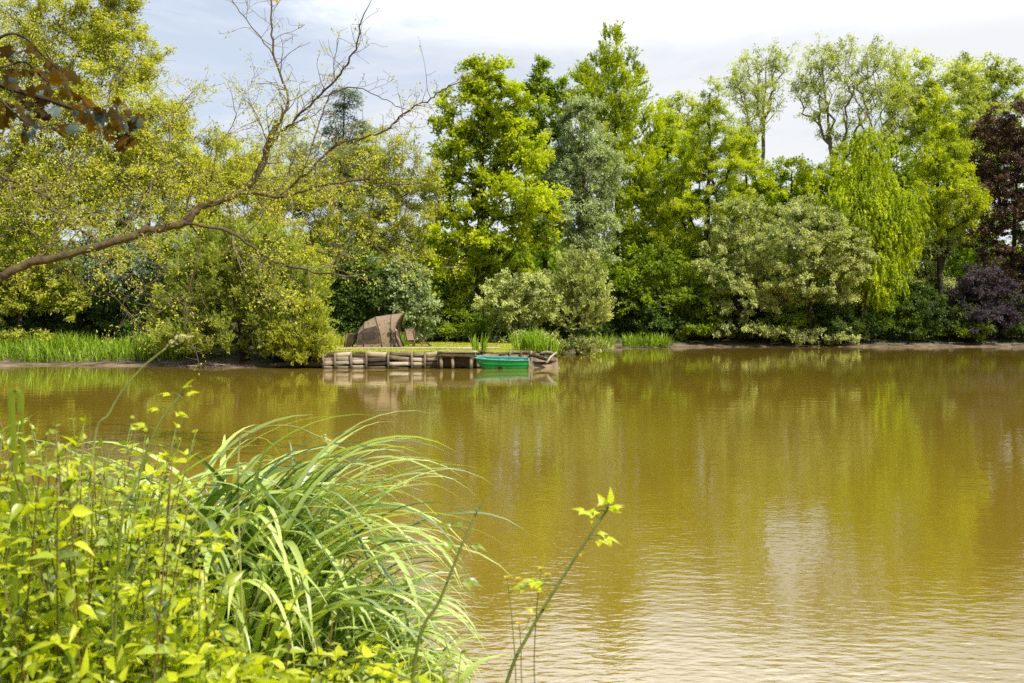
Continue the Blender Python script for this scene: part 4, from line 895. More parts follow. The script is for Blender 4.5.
for q_, r_ in (((0.3, -1.12, 1.1), (-0.55, -1.75, 0.0)), ((1.2, -1.15, 1.2), (0.95, -2.2, 0.0)), ((2.42, 0.0, 1.78), (3.4, -0.35, 0.0)), ((2.0, -1.12, 0.95), (2.5, -2.0, 0.0))):
    b = Buf(); tube(b, np.array([q_, r_]) + t0_, 0.008, 4); b.build('guy_line', M['canvas_d'], tent)
M['wood'] = noise_mat('brown_wood', [(0.3, (0.13, 0.075, 0.04)), (0.7, (0.30, 0.19, 0.11))], (1, 1, 4), 8, rough=0.6)
ch = empty('folding_chair', (wx(410, 52), 52.0, LZ), 'brown folding chair with upright canvas back right of the tent', 'chair')
c0 = np.array(ch.location)
def bar(parent, name, pts, r, mat='wood', o=None):
    b = Buf(); tube(b, np.array(pts, float) + (o if o is not None else c0), r, 6); return b.build(name, M[mat], parent)
# back: tilted panel 0.46 wide, 0.62 high
bl, br_, tl, tr_ = (-0.13, -0.15, 0.34), (0.28, -0.10, 0.36), (-0.26, 0.05, 0.95), (0.17, 0.10, 0.98)
for a, c in ((bl, tl), (br_, tr_)): bar(ch, 'back_post', [a, c], 0.028)
bar(ch, 'top_rail', [tl, tr_], 0.03); bar(ch, 'bottom_rail', [bl, br_], 0.026)
b = Buf(); V, Q = sheet(lambda a, c: (np.array(bl) * (1 - a) + np.array(br_) * a) * (1 - c) + (np.array(tl) * (1 - a) + np.array(tr_) * a) * c + np.array([0, 0.05 * math.sin(math.pi * c), 0]), 7, 7)
b.add(V + c0, Q); b.build('backrest', M['canvas'], ch)
b = Buf(); V, Q = sheet(lambda a, c: (np.array(bl) * (1 - a) + np.array(br_) * a) + np.array([0.42, 0.30, -0.02]) * c + np.array([0, 0, -0.05 * math.sin(math.pi * c)]), 6, 6); b.add(V + c0, Q); b.build('seat', M['canvas_d'], ch)
for a, c in (((-0.13, -0.15, 0.36), (-0.05, -0.05, 0)), ((0.28, -0.10, 0.36), (0.12, -0.16, 0)), ((0.32, 0.16, 0.34), (0.10, 0.10, 0)), ((0.70, 0.2, 0.34), (0.55, 0.28, 0))): bar(ch, 'leg', [a, c], 0.022)
sh = empty('sloping_cover', (wx(420, 52.6), 52.6, LZ), 'dark net cover sloping to the grass right of the folding chair', 'cover')
s0 = np.array(sh.location)
b = Buf(); V, Q = sheet(lambda a, c: np.array([-0.30 + 0.85 * a + 0.05 * c, -0.3 + 0.7 * c, 0.74 * (1 - a) ** 1.1 * (1 - 0.1 * c) + 0.02 + 0.03 * math.sin(a * 9 + c * 5)]), 10, 8); b.add(V + s0, Q); b.build('net', M['mesh'], sh)
for c_ in (-0.3, 0.4): bar(sh, 'pole', [(-0.32, c_, 0), (-0.30, c_, 0.80)], 0.02, 'canvas_d', s0); bar(sh, 'side_pole', [(-0.32, c_, 0.78), (0.58, c_, 0.02)], 0.02, 'canvas_d', s0)
fo = empty('folded_bed', (wx(350, 50.8), 50.8, LZ), 'brown folded camp bed leaning against the left side of the tent', 'camp bed')
f0 = np.array(fo.location)
q0, q1, q2, q3 = np.array((-0.26, -0.25, 0.02)), np.array((-0.02, 0.35, 0.02)), np.array((-0.12, -0.25, 0.68)), np.array((0.22, 0.35, 0.68))
b = Buf(); V, Q = sheet(lambda a, c: (q0 * (1 - a) + q1 * a) * (1 - c) + (q2 * (1 - a) + q3 * a) * c + (0.02 * math.sin(7 * c), -0.03 * math.sin(3 * a), 0), 6, 8); b.add(V + f0, Q); b.build('canvas', M['canvas'], fo)
b = Buf(); b.add(V + f0 + (0.10, 0.02, -0.01), Q); b.build('canvas', M['canvas_d'], fo)
for a, c in ((q0, q2), (q1, q3), (q0, q1), (q2, q3)): bar(fo, 'frame_bar', [a, c], 0.03, 'wood', f0)

# ------------------------------------------------------------------ reeds and waterside plants
def ribbons(buf, base, az, lean0, curl, Ln, wd, tint, k=10, fold=0.25, tip=0.15, power=1.6):
    """Arching strap leaves; all arrays of length n."""
    n = len(base); u = np.linspace(0, 1, k + 1)
    th = lean0[:, None] + curl[:, None] * u[None, :] ** power
    ds = Ln[:, None] / k
    hx = np.cumsum(np.sin(th) * ds, 1) - np.sin(th[:, :1]) * ds; hz = np.cumsum(np.cos(th) * ds, 1) - np.cos(th[:, :1]) * ds
    dx, dy = np.cos(az), np.sin(az)
    tw = rng.normal(0, 0.35, n)[:, None] * u[None, :]
    C = np.stack([base[:, 0:1] + hx * dx[:, None], base[:, 1:2] + hx * dy[:, None], base[:, 2:3] + hz], -1)
    side = np.stack([-dy[:, None] * np.cos(tw), dx[:, None] * np.cos(tw), np.sin(tw)], -1)
    nrm = np.stack([-np.cos(th) * dx[:, None], -np.cos(th) * dy[:, None], np.sin(th)], -1)
    w = wd[:, None] * np.minimum(1, 0.55 + 1.5 * u)[None, :] * np.clip((1 - u ** 3.5), 0.02, 1)[None, :] * 0.5
    A = C + side * w[..., None] + nrm * (w * fold)[..., None]; Bv = C - side * w[..., None] + nrm * (w * fold)[..., None]
    V = np.stack([A, C, Bv], 2)                       # n, k+1, 3, 3
    idx = np.arange(n)[:, None] * (3 * (k + 1)) + (np.arange(k) * 3)[None, :]
    q = np.concatenate([np.stack([idx, idx + 1, idx + 4, idx + 3], -1), np.stack([idx + 1, idx + 2, idx + 5, idx + 4], -1)]).reshape(-1, 4)
    t = np.clip(tint[:, None] + 0.12 * (u[None, :] - 0.5), 0, 1)
    buf.add(V.reshape(-1, 3), q, np.repeat(t.ravel(), 3))

def reed_clump(name, label, px, d, z0, rad, n, hmin, hmax, w, mat='reed', cat='plant', group=None, curl=0.5, lean=0.25):
    c = W(px, 0, d); c[2] = z0
    e = empty(name, c, label, cat, group)
    b = Buf(); r = rad * np.sqrt(rng.random(n)); a = rng.uniform(0, 6.283, n)
    bs = np.column_stack([c[0] + r * np.cos(a), c[1] + 0.6 * r * np.sin(a), np.full(n, z0)])
    az = a + rng.normal(0, 0.7, n)
    ribbons(b, bs, az, np.abs(rng.normal(0, lean, n)), np.abs(rng.normal(0, curl, n)), rng.uniform(hmin, hmax, n), w * rng.uniform(0.7, 1.3, n), rng.random(n), k=5)
    b.build('blades', M[mat], e); return e
reed_clump('iris_clump', 'upright broad leaved iris clump on the grass behind the landing stage end', 480, 45.2, LZ, 0.34, 46, 0.5, 0.95, 0.05, 'reed', curl=0.25, lean=0.2)
reed_clump('weed_clump', 'bright green weeds at the left end of the lawn beside the yellow green bush', 334, 55, LZ, 0.7, 150, 0.4, 0.8, 0.05, 'grass', curl=0.5)
reed_clump('weed_clump', 'bright green weeds between the tent and the folding chair', 401, 55, LZ, 0.5, 110, 0.5, 0.95, 0.05, 'reed', curl=0.5)
reed_clump('iris_clump', 'pale leaved reed clump at the left part of the tuft by the bank tip', 522, 46.0, LZ, 0.45, 90, 0.6, 1.05, 0.04, 'reed', curl=0.5)
reed_clump('iris_clump', 'tallest reed clump in the middle of the tuft by the bank tip', 538, 45.8, LZ - .05, 0.55, 130, 0.7, 1.25, 0.045, 'reed', curl=0.4)
reed_clump('iris_clump', 'reed clump drooping over the logs at the bank tip', 551, 45.6, LZ - .25, 0.40, 80, 0.7, 1.15, 0.04, 'reed', curl=0.7)
for i, (px_, d_, lb_) in enumerate(((588, 70, 'dark reed tuft on the mud below the sunlit grey green bush'), (603, 72, 'small green reed tuft right of the sunlit bush'), (632, 77, 'left green reed tuft on the far mud bank'), (648, 78, 'middle green reed tuft on the far mud bank'), (663, 79, 'right green reed tuft on the far mud bank'), (918, 83, 'green reed tuft at the foot of the wood under the drooping birch'))):
    x = wx(px_, d_); reed_clump('reed_tuft', lb_, px_, d_, max(0.1, gz1(x, d_)), 0.75, 120, 0.7, 1.35, 0.06, 'reed' if i != 0 else 'deep', curl=0.7, lean=0.35)
n = 5200
b = Buf()
bx_ = rng.uniform(-27.5, -15.2, n); by = 47.6 + 5.0 * rng.random(n)
hz = rng.uniform(0.55, 1.1, n) * (0.85 + 0.2 * np.sin(bx_ * 1.3))
ribbons(b, np.column_stack([bx_, by, gz(bx_, by)]), rng.uniform(0, 6.283, n), np.abs(rng.normal(0, 0.2, n)), np.abs(rng.normal(0.9, 0.6, n)), hz, rng.uniform(0.025, 0.05, n), rng.random(n), k=4)
tag(b.build('reed_bed', M['reed']), 'sunlit green reed bed along the left mud shore', 'reeds', kind='stuff')
# rough grass and weeds on the far bank
n = 16000
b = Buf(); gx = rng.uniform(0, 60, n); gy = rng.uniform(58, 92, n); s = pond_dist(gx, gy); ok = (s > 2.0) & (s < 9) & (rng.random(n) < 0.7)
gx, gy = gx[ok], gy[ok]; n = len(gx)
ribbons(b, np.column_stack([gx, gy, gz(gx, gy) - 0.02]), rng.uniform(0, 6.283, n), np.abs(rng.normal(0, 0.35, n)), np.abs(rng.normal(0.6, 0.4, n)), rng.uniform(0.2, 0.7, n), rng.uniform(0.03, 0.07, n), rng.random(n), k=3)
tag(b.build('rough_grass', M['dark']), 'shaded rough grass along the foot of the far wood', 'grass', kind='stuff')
for i in range(9):
    px_ = [655, 690, 722, 770, 842, 888, 948, 985, 1012][i]; d_ = 81.6 + rng.uniform(-0.3, 0.6); x = wx(px_, d_); z = gz1(x, d_) + 0.06; l_ = rng.uniform(0.5, 1.4)
    log('driftwood', [(x, d_, z), (x + l_ * .5, d_ + rng.uniform(-.2, .2), z + rng.uniform(0, .12)), (x + l_, d_ + rng.uniform(-.2, .2), z + rng.uniform(-.04, .2))], [.07, .06, .03], 'weathered stick lying on the far mud shore', 'driftwood', 'sticks along the far mud shore', 'palebark', 6)
log('fallen_branch', [W(905, 332, 83), W(935, 325, 83.2), W(962, 312, 83.6)], [.10, .08, .03], 'dark fallen branch leaning up from the far bank', 'branch', None, 'bark')

# ------------------------------------------------------------------ foreground plants
def sedge(px, d, n, lmin, lmax, label):
    n = int(n * 0.46); d -= 0.35; lmax *= (0.88 if px > 290 else 1); x = wx(px, d); z = gz1(x, d); z = max(z, 0.0)
    e = empty('sedge_clump', (x, d, z), label, 'sedge', 'arching sedge clumps on the near bank')
    b = Buf(); r = 0.17 * np.sqrt(rng.random(n)); a = rng.uniform(0, 6.283, n)
    bs = np.column_stack([x + r * np.cos(a), d + r * np.sin(a), np.full(n, z - 0.03)])
    az = np.where(rng.random(n) < 0.62, rng.normal(-0.15, 0.75, n), rng.uniform(0, 6.283, n))
    ribbons(b, bs, az, np.abs(rng.normal(0.15, 0.2, n)), rng.uniform(1.3, 3.0, n), rng.uniform(lmin * .92, lmax * .92, n), rng.uniform(0.026, 0.078, n) * np.clip(lmax / 1.6, .6, .8), np.clip(rng.normal(0.46, 0.34, n), 0, 1), k=18, power=2.1)
    b.build('blades', M['sedge'], e, smooth=False)
    bd = Buf(); m_ = max(4, n // 12)
    ribbons(bd, bs[:m_], rng.uniform(0, 6.283, m_), np.abs(rng.normal(0.3, 0.2, m_)), rng.uniform(0.8, 2.4, m_), rng.uniform(lmin * .6, lmax * .8, m_), rng.uniform(0.008, 0.016, m_), rng.random(m_), k=12)
    bd.build('dead_blades', M['catkin'], e)
SLAB = 'arching pale green sedge clump growing at the near water edge'
for px_, d_, n_, l0, l1 in ((95, 4.9, 60, 1.3, 1.9), (145, 5.0, 90, 1.3, 1.95), (180, 5.0, 110, 1.35, 2.0), (215, 5.1, 120, 1.4, 2.1), (245, 5.2, 130, 1.4, 2.1), (275, 5.1, 120, 1.3, 1.9), (318, 5.15, 110, 0.95, 1.45), (345, 5.1, 100, 0.8, 1.2),
                            (372, 5.0, 80, 0.65, 1.0), (398, 4.9, 45, 0.5, 0.85), (290, 4.5, 80, 0.85, 1.3), (330, 4.5, 80, 0.7, 1.05), (240, 4.4, 80, 1.2, 1.8), (370, 4.4, 60, 0.5, 0.85), (190, 4.5, 60, 1.0, 1.5), (405, 4.3, 35, 0.4, 0.65)):
    sedge(px_, d_, n_, l0, l1, SLAB)

OV = ovate(7, 0.28, 0.22, 0.07); OV2 = ovate(5, 0.2, 0.2, 0.05)
def nettle(x, y, h, label, group, mat='nettle', lscale=1.0):
    z = gz1(x, y)
    e = empty('nettle_plant', (x, y, z), label, 'nettle', group)
    a = rng.uniform(0, 6.283); ln = rng.uniform(0.04, 0.34) * h
    P = smooth_path(np.array([(x, y, z - 0.03), (x + 0.2 * ln * math.cos(a), y + 0.2 * ln * math.sin(a), z + h * .4), (x + ln * math.cos(a), y + ln * math.sin(a), z + h)]), 6)
    b = Buf(); tube(b, P, np.linspace(0.0042, 0.0016, len(P)), 6); b.build('stem', M['redstem' if rng.random() < .5 else 'stem'], e, smooth=True)
    nn = max(5, int(h * 0.75 / 0.068)); zs = 1 - (np.arange(nn) * 0.068 * rng.uniform(0.9, 1.1)) / h
    zs = zs[zs > 0.15]
    pos, dr, nr, Ls = [], [], [], []
    a0 = rng.uniform(0, 3.14)
    for i, f in enumerate(zs):
        q = np.array([np.interp(f, np.linspace(0, 1, len(P)), P[:, c_]) for c_ in range(3)])
        for s_ in (0, math.pi):
            an = a0 + i * 1.5708 + s_ + rng.normal(0, .25)
            size = np.interp(i, [0, 1, 3, 7, 16], [0.035, 0.055, 0.085, 0.10, 0.08]) * rng.uniform(0.75, 1.2) * lscale
            el = np.interp(i, [0, 2, 8], [0.7, 0.25, -0.25]) + rng.normal(0, .38)
            d_ = np.array([math.cos(an) * math.cos(el), math.sin(an) * math.cos(el), math.sin(el)])
            pos.append(q + d_ * 0.02 * size); dr.append(d_); nr.append(np.array([-d_[0] * 0.4, -d_[1] * 0.4, 1]) + rng.normal(0, .42, 3)); Ls.append(size)
    Ls = np.array(Ls); lb = Buf()
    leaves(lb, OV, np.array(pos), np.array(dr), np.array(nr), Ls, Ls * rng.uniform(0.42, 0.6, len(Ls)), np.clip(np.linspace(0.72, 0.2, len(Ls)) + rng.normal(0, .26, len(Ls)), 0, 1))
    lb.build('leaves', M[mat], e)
prof = lambda p: np.interp(p, [-60, 20, 60, 100, 140, 175, 210, 250, 300, 350, 420, 470], [428, 430, 425, 408, 448, 492, 545, 588, 605, 618, 650, 680])
cnt = 0
while cnt < 250:
    d_ = rng.uniform(2.55, 4.6); px_ = rng.uniform(-70, 455) if cnt % 3 else rng.uniform(-60, 240)
    x = wx(px_, d_)
    if pond_dist(np.array([x]), np.array([d_]))[0] < 0.1: continue
    yt = prof(px_) + abs(rng.normal(0, 32 if cnt % 3 == 0 else 60)) + 4
    h_ = H + (HY - yt) * d_ / F - gz1(x, d_)
    if h_ < 0.3: continue
    h_ = min(h_, 1.55)
    nettle(x, d_, h_, 'leafy green nettle stem in the thicket on the near bank', 'nettles on the near bank', 'nettle' if rng.random() < .82 else 'bramble', rng.uniform(0.6, 0.98)); cnt += 1
# low leafy tangle under the stems
n = 9000
b = Buf(); d_ = rng.uniform(2.2, 5.3, n); px_ = rng.uniform(-120, 440, n); x = wx(px_, d_); ok = pond_dist(x, d_) > 0.05
x, y = x[ok], d_[ok]; n = len(x); top = np.clip(H + (HY - (prof(px_[ok]) + 70)) * y / F, 0.5, 1.3)
zz = gz(x, y); pos = np.column_stack([x, y, zz + (top - zz) * rng.random(n) ** 0.8])
leaves(b, OV2, pos, rng.normal(size=(n, 3)) * (1, 1, .5), rng.normal(0, .5, (n, 3)) + (0, 0, .9), rng.uniform(.03, .075, n), rng.uniform(.018, .04, n), rng.random(n))
tag(b.build('undergrowth', M['bramble']), 'tangle of small bright leaves filling the near bank between the nettle stems', 'undergrowth', kind='stuff')

def rosette(lb, q, dr, size, tint, n3=3):
    dr = unit(dr); side = unit(np.cross(dr, (0, 0, 1.0)))
    D = [dr + (0, 0, 0.1), dr * 0.4 + side, dr * 0.4 - side][:n3]
    leaves(lb, OV, np.array([q] * n3), np.array(D), np.array([(0, -0.25, 1.0)] * n3) + rng.normal(0, .25, (n3, 3)), size * np.array([1.1, .85, .85])[:n3], size * 0.62, np.clip(tint + rng.normal(0, .1, n3), 0, 1))
def bramble(P, R, spots, label, name='bramble_shoot', leafmat='bramble', stemmat='stem', group=None, thorns=True, cat='bramble'):
    P = smooth_path(np.array(P), 6); e = empty(name, P[0], label, cat, group)
    b = Buf(); tube(b, P, np.linspace(R[0], R[1], len(P)), 7)
    if thorns:
        for i in range(4, len(P) - 1):
            v = unit(rng.normal(size=3)); tube(b, np.array([P[i], P[i] + v * R[0] * 2.2]), [R[0] * .5, 0.0003], 4, cap=False)
    lb = Buf(); sb = b
    for f, off, size, tint in spots:
        q = np.array([np.interp(f, np.linspace(0, 1, len(P)), P[:, c_]) for c_ in range(3)]); off = np.array(off)
        r_ = q + off; tube(sb, np.array([q, (q + r_) / 2 + (0, 0, .006), r_]), [.0018, .0014, .001], 4, cap=False); rosette(lb, r_, off + (1e-4, 0, 0.0), size, tint)
    b.build('stem', M[stemmat], e, smooth=True); lb.build('leaves', M[leafmat], e); return e
def gpt(px, d): x = wx(px, d); return np.array([x, d, gz1(x, d) - 0.02])
bramble([gpt(455, 3.0), W(505, 688, 3.0), W(530, 632, 3.02), W(558, 585, 3.05), W(590, 535, 3.08), W(607, 510, 3.1)], (.0062, .0032),
        [(1.0, (0.006, 0, 0.022), .045, .9), (1.0, (-0.008, 0.005, 0.014), .04, .8), (1.0, (0.012, -.005, 0.006), .04, .95), (.985, (-0.026, 0, 0.0), .034, .8), (.97, (0.024, 0.01, 0.008), .04, .95), (.92, (-0.05, 0.01, 0.018), .04, .8), (.92, (-0.03, -0.01, 0.012), .035, .7),
         (.80, (0.05, 0, -0.012), .045, .9), (.80, (0.026, 0.01, 0.0), .036, .75), (.78, (0.035, -.02, -0.004), .036, .85), (.62, (-0.085, -.02, 0.0), .05, .75), (.62, (-0.06, .01, -0.01), .045, .95), (.60, (-0.10, .0, -0.006), .045, .6),
         (.55, (-0.03, .0, 0.02), .028, .5), (.47, (-0.02, 0, 0.01), .022, .6), (.47, (0.02, 0, 0.02), .025, .4), (.70, (0.015, 0, 0.01), .018, .8), (.86, (-0.012, 0, 0.01), .018, .8)], 'tall thorny bramble shoot with bright yellow green leaves standing against the water')
bramble([gpt(395, 2.9), W(415, 660, 2.9), W(440, 600, 2.92), W(460, 550, 2.95), W(476, 514, 3.0)], (.006, .003),
        [(1.0, (0.008, 0, 0.012), .03, .3), (.93, (-0.03, 0, 0.0), .035, .2), (.86, (-0.05, 0, 0.02), .03, .35), (.8, (0.03, 0, -0.01), .04, .2), (.72, (-0.02, 0, .02), .04, .5), (.6, (0.05, 0, -.01), .05, .35)], 'dark thorny stem with small dark leaves leaning right in front of the sedge', leafmat='nettle')
bramble([gpt(110, 2.7), W(118, 560, 2.7), W(138, 480, 2.75), W(158, 425, 2.8), W(183, 392, 2.85)], (.005, .0025),
        [(1.0, (0.008, 0, .012), .035, .9), (.97, (-0.03, 0, 0.004), .03, .8), (.95, (0.03, 0, .01), .03, .95), (.86, (-.03, 0, 0), .03, .7), (.84, (.03, 0, -.005), .03, .85), (.72, (-.03, 0, .01), .035, .6), (.6, (.04, 0, 0), .04, .8)], 'slender yellow green shoot rising above the nettles', thorns=False)
for i in range(14):
    px_ = rng.uniform(60, 420); d_ = rng.uniform(2.7, 4.0); yt = prof(px_) + rng.uniform(20, 110); q0 = gpt(px_ + rng.uniform(-40, 10), d_); q2 = W(px_, yt, d_)
    if q2[2] < q0[2] + .3: continue
    q3 = q2 + (rng.uniform(.15, .35), rng.uniform(-.15, .15), -rng.uniform(.02, .12))
    bramble([q0, q0 * .45 + q2 * .55 + (-.04, 0, 0.08), q2, q3], (.005, .002), [(f, (rng.uniform(-.06, .06), rng.uniform(-.05, .05), rng.uniform(.0, .04)), rng.uniform(.032, .052), rng.uniform(.5, 1)) for f in np.linspace(.35, 1, 9)],
            'arching bramble cane with bright three part leaves among the nettles', group='bramble canes on the near bank')
# flowering stems on the right
for pts, lab in (([gpt(515, 3.2), W(516, 690, 3.2), W(512, 620, 3.2), W(507, 578, 3.2)], 'thin yellow flowered stem, leftmost behind the bramble shoot'), ([gpt(530, 3.25), W(522, 690, 3.25), W(521, 650, 3.25), W(519, 624, 3.25)], 'short yellow flowered stem behind the bramble shoot'), ([gpt(548, 3.3), W(535, 690, 3.3), W(536, 620, 3.3), W(541, 569, 3.3)], 'thin yellow flowered stem, rightmost behind the bramble shoot')):
    P = smooth_path(np.array(pts), 5); e = empty('hawkweed', P[0], lab, 'wildflower')
    b = Buf(); tube(b, P, np.linspace(.0022, .0012, len(P)), 5)
    tube(b, np.array([P[-3], P[-3] + (0.02, 0, .02), P[-3] + (.03, 0, .045)]), [.001, .001, .001], 4); b.build('stem', M['stem'], e)
    for c_ in (P[-1], P[-3] + (.03, 0, .045)):
        fb = Buf(); a = np.linspace(0, 6.283, 14, endpoint=False)
        dv = np.column_stack([np.cos(a), np.sin(a) * .8, np.full(14, .5)]); leaves(fb, KITE, np.repeat([c_], 14, 0), dv, np.repeat([(0, -.3, 1.)], 14, 0) + .01, .013, .006, rng.random(14)); fb.build('flower_head', M['flower'], e)
# broad upright leaves and grass heads on the left
for j, (pts, w_, lab) in enumerate((([gpt(30, 3.1), W(24, 520, 3.1), W(22, 420, 3.1), W(26, 338, 3.1)], .013, 'single tall straight green leaf blade at the far left'),
                                    ([gpt(10, 3.0), W(14, 520, 3.0), W(12, 430, 3.0), W(11, 398, 3.0), W(15, 390, 3.0), W(20, 398, 3.0), W(20, 412, 3.0)], .022, 'broad green leaf bent over at its tip at the far left'))):
    P = smooth_path(np.array(pts), 6); k = len(P); b = Buf()
    wv = w_ * np.minimum(1, np.linspace(2.2 if j == 0 else 3, 0.05 if j == 0 else .9, k)) * .5
    A = P + np.column_stack([wv, 0.25 * wv, 0 * wv]); Bv = P - np.column_stack([wv, -0.25 * wv, 0 * wv]); V = np.stack([A, P + (0, -.002, 0), Bv], 1).reshape(-1, 3)
    i = np.arange(k - 1) * 3; b.add(V, np.concatenate([np.stack([i, i + 1, i + 4, i + 3], -1), np.stack([i + 1, i + 2, i + 5, i + 4], -1)]), 0.3)
    tag(b.build('iris_leaf', M['nettle'], loc=P[0]), lab, 'leaf blade')
for pts, lab, hl in (([gpt(70, 2.9), W(90, 480, 2.9), W(110, 412, 2.9), W(138, 372, 2.9), W(166, 348, 2.9)], 'tall bent grass stalk with a pale seed head over the left water', 1.0),
                     ([gpt(250, 3.6), W(238, 470, 3.6), W(255, 432, 3.6), W(290, 426, 3.6), W(322, 438, 3.6)], 'thin arching grass stalk above the sedge', .5),
                     ([gpt(320, 4.0), W(350, 520, 4.0), W(362, 478, 4.0)], 'dry upright seed head above the sedge', .7), ([gpt(300, 4.2), W(330, 500, 4.2), W(360, 483, 4.2), W(388, 481, 4.2)], 'thin stalk with drooping straw seed head beside the sedge tips', 1.0)):
    P = smooth_path(np.array(pts), 6); e = empty('grass_stalk', P[0], lab, 'grass')
    b = Buf(); tube(b, P, np.linspace(.0040, .0022, len(P)), 5, 0.8); b.build('stalk', M['stalk'], e, smooth=True)
    dv = unit(P[-1] - P[-2]); n = 46; f = rng.random(n); hb = Buf()
    leaves(hb, KITE, P[-1] + dv * (f * .075 * hl)[:, None] + rng.normal(0, .005, (n, 3)) - np.array([0, 0, .015]) * (f ** 2)[:, None], dv + rng.normal(0, .4, (n, 3)), rng.normal(size=(n, 3)), .014, .005, rng.random(n)); hb.build('seed_head', M['catkin'], e)

# ------------------------------------------------------------------ light, sky, camera
SUN_EL, SUN_AZ = math.radians(54), math.radians(134)      # azimuth clockwise from straight ahead: high, from the right and a little behind
sv = Vector((math.sin(SUN_AZ) * math.cos(SUN_EL), math.cos(SUN_AZ) * math.cos(SUN_EL), math.sin(SUN_EL)))
sl = bpy.data.lights.new('sun', 'SUN'); sl.energy = 5.0; sl.angle = math.radians(0.53); sl.color = (1.0, 0.92, 0.78)
so = bpy.data.objects.new('sun', sl); COL.objects.link(so); so.rotation_euler = sv.to_track_quat('Z', 'Y').to_euler(); so.location = sv * 50
w = bpy.data.worlds.new('World'); scene.world = w; w.use_nodes = True
N, L = w.node_tree.nodes, w.node_tree.links; N.clear()
sky = N.new('ShaderNodeTexSky'); sky.sky_type = 'NISHITA'; sky.sun_disc = False; sky.sun_elevation = SUN_EL; sky.sun_rotation = SUN_AZ; sky.air_density = 1.0; sky.dust_density = 1.0; sky.ozone_density = 1.5
tc = N.new('ShaderNodeTexCoord'); sp = N.new('ShaderNodeSeparateXYZ'); L.new(tc.outputs['Generated'], sp.inputs[0])
mz = N.new('ShaderNodeMath'); mz.operation = 'MAXIMUM'; L.new(sp.outputs['Z'], mz.inputs[0]); mz.inputs[1].default_value = 0.06
dv = N.new('ShaderNodeVectorMath'); dv.operation = 'DIVIDE'; cb = N.new('ShaderNodeCombineXYZ')
for i_ in range(3): L.new(mz.outputs[0], cb.inputs[i_])
L.new(tc.outputs['Generated'], dv.inputs[0]); L.new(cb.outputs[0], dv.inputs[1])
mp = N.new('ShaderNodeMapping'); mp.inputs['Rotation'].default_value = (0, 0, 0.5); mp.inputs['Scale'].default_value = (0.75, 0.6, 0); mp.inputs['Location'].default_value = (2.3, 0.7, 0)
L.new(dv.outputs[0], mp.inputs['Vector'])
n1 = N.new('ShaderNodeTexNoise'); n1.inputs['Scale'].default_value = 0.9; n1.inputs['Detail'].default_value = 7; n1.inputs['Roughness'].default_value = 0.62; n1.inputs['Distortion'].default_value = 0.6
L.new(mp.outputs['Vector'], n1.inputs['Vector'])
# thin cloud thickens towards the right hand side of the sky
rt = N.new('ShaderNodeMapRange'); rt.inputs['From Min'].default_value = -0.35; rt.inputs['From Max'].default_value = 0.45; rt.inputs['To Min'].default_value = 0.0; rt.inputs['To Max'].default_value = 0.22; L.new(sp.outputs['X'], rt.inputs['Value'])
ad = N.new('ShaderNodeMath'); L.new(n1.outputs['Fac'], ad.inputs[0]); L.new(rt.outputs[0], ad.inputs[1])
cr = N.new('ShaderNodeMapRange'); cr.interpolation_type = 'SMOOTHSTEP'; cr.inputs['From Min'].default_value = 0.42; cr.inputs['From Max'].default_value = 0.74; L.new(ad.outputs[0], cr.inputs['Value'])
mr = N.new('ShaderNodeMath'); mr.operation = 'MULTIPLY_ADD'; mr.inputs[1].default_value = 0.85; mr.inputs[2].default_value = 0.0
ov = N.new('ShaderNodeMapRange'); ov.interpolation_type = 'SMOOTHSTEP'; ov.inputs['From Min'].default_value = 0.5; ov.inputs['From Max'].default_value = 0.85; ov.inputs['To Min'].default_value = 1; ov.inputs['To Max'].default_value = 0.15; L.new(sp.outputs['Z'], ov.inputs['Value'])
cm = N.new('ShaderNodeMath'); cm.operation = 'MULTIPLY'; L.new(cr.outputs[0], cm.inputs[0]); L.new(ov.outputs[0], cm.inputs[1]); L.new(cm.outputs[0], mr.inputs[0])
hz = N.new('ShaderNodeMapRange'); hz.interpolation_type = 'SMOOTHSTEP'; hz.inputs['From Min'].default_value = 0.25; hz.inputs['From Max'].default_value = 0.7; hz.inputs['To Min'].default_value = 0.75; hz.inputs['To Max'].default_value = 0.0; L.new(sp.outputs['Z'], hz.inputs['Value'])
hx = N.new('ShaderNodeMix'); hx.data_type = 'RGBA'; 
hy = N.new('ShaderNodeMapRange'); hy.interpolation_type = 'SMOOTHSTEP'; hy.inputs['From Min'].default_value = -0.15; hy.inputs['From Max'].default_value = 0.5; hy.inputs['To Min'].default_value = 0.15; L.new(sp.outputs['Y'], hy.inputs['Value'])
hh_ = N.new('ShaderNodeMath'); hh_.operation = 'MULTIPLY'; L.new(hz.outputs[0], hh_.inputs[0]); L.new(hy.outputs[0], hh_.inputs[1]); L.new(hh_.outputs[0], hx.inputs['Factor']); L.new(sky.outputs[0], hx.inputs['A']); hx.inputs['B'].default_value = (6.3, 7.0, 8.2, 1)
mx = N.new('ShaderNodeMix'); mx.data_type = 'RGBA'; L.new(mr.outputs[0], mx.inputs['Factor']); L.new(hx.outputs['Result'], mx.inputs['A']); 
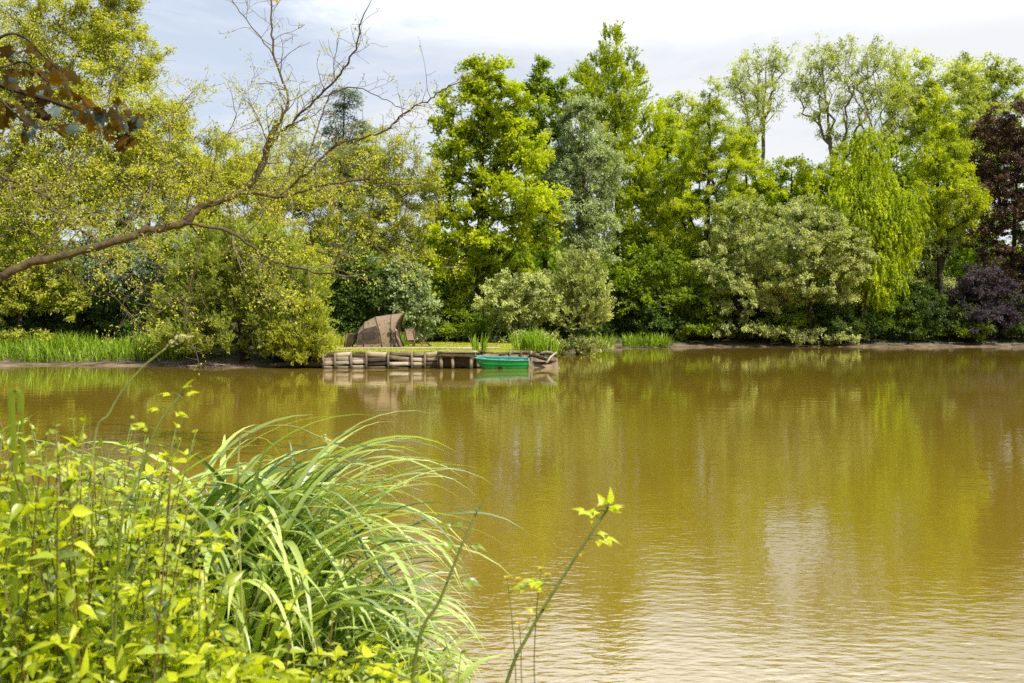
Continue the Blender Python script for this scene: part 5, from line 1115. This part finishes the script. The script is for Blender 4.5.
hb = N.new('ShaderNodeMapRange'); hb.interpolation_type = 'SMOOTHSTEP'; hb.inputs['From Min'].default_value = 0.25; hb.inputs['From Max'].default_value = 0.42; hb.inputs['To Min'].default_value = 7.9; hb.inputs['To Max'].default_value = 42; L.new(sp.outputs['Z'], hb.inputs['Value'])  # unseen cloud above the view made extra bright to whiten the water's reflection
fw = N.new('ShaderNodeMapRange'); fw.inputs['From Min'].default_value = -0.2; fw.inputs['From Max'].default_value = 0.5; fw.inputs['To Min'].default_value = 0.2; fw.inputs['To Max'].default_value = 1; L.new(sp.outputs['Y'], fw.inputs['Value'])  # cloud behind the viewer dimmed to lower the fill light
hm = N.new('ShaderNodeMath'); hm.operation = 'MULTIPLY'; L.new(hb.outputs[0], hm.inputs[0]); L.new(fw.outputs[0], hm.inputs[1])
cc_ = N.new('ShaderNodeVectorMath'); cc_.operation = 'SCALE'; cc_.inputs[0].default_value = (1, 1.005, 1.02); L.new(hm.outputs[0], cc_.inputs['Scale'])
L.new(cc_.outputs[0], mx.inputs['B'])
bg = N.new('ShaderNodeBackground'); bg.inputs['Strength'].default_value = 0.12; L.new(mx.outputs['Result'], bg.inputs['Color'])
ou = N.new('ShaderNodeOutputWorld'); L.new(bg.outputs[0], ou.inputs['Surface'])

cd = bpy.data.cameras.new('camera'); cd.lens = 35; cd.sensor_width = 36; cd.shift_y = -20.5 / 1024; cd.clip_start = 0.05; cd.clip_end = 6000
cd.dof.use_dof = True; cd.dof.focus_distance = 11.0; cd.dof.aperture_fstop = 5.0
co = bpy.data.objects.new('camera', cd); COL.objects.link(co); co.location = (0, 0, H); co.rotation_euler = (math.radians(90), 0, 0)
scene.camera = co
scene.view_settings.view_transform = 'Standard'; scene.view_settings.look = 'None'; scene.view_settings.exposure = 0; scene.view_settings.gamma = 1
scene.cycles.max_bounces = 12; scene.cycles.diffuse_bounces = 9; scene.cycles.glossy_bounces = 3; scene.cycles.transmission_bounces = 9
scene.cycles.use_denoising = False; scene.cycles.caustics_reflective = False; scene.cycles.caustics_refractive = False; scene.cycles.sample_clamp_indirect = 6
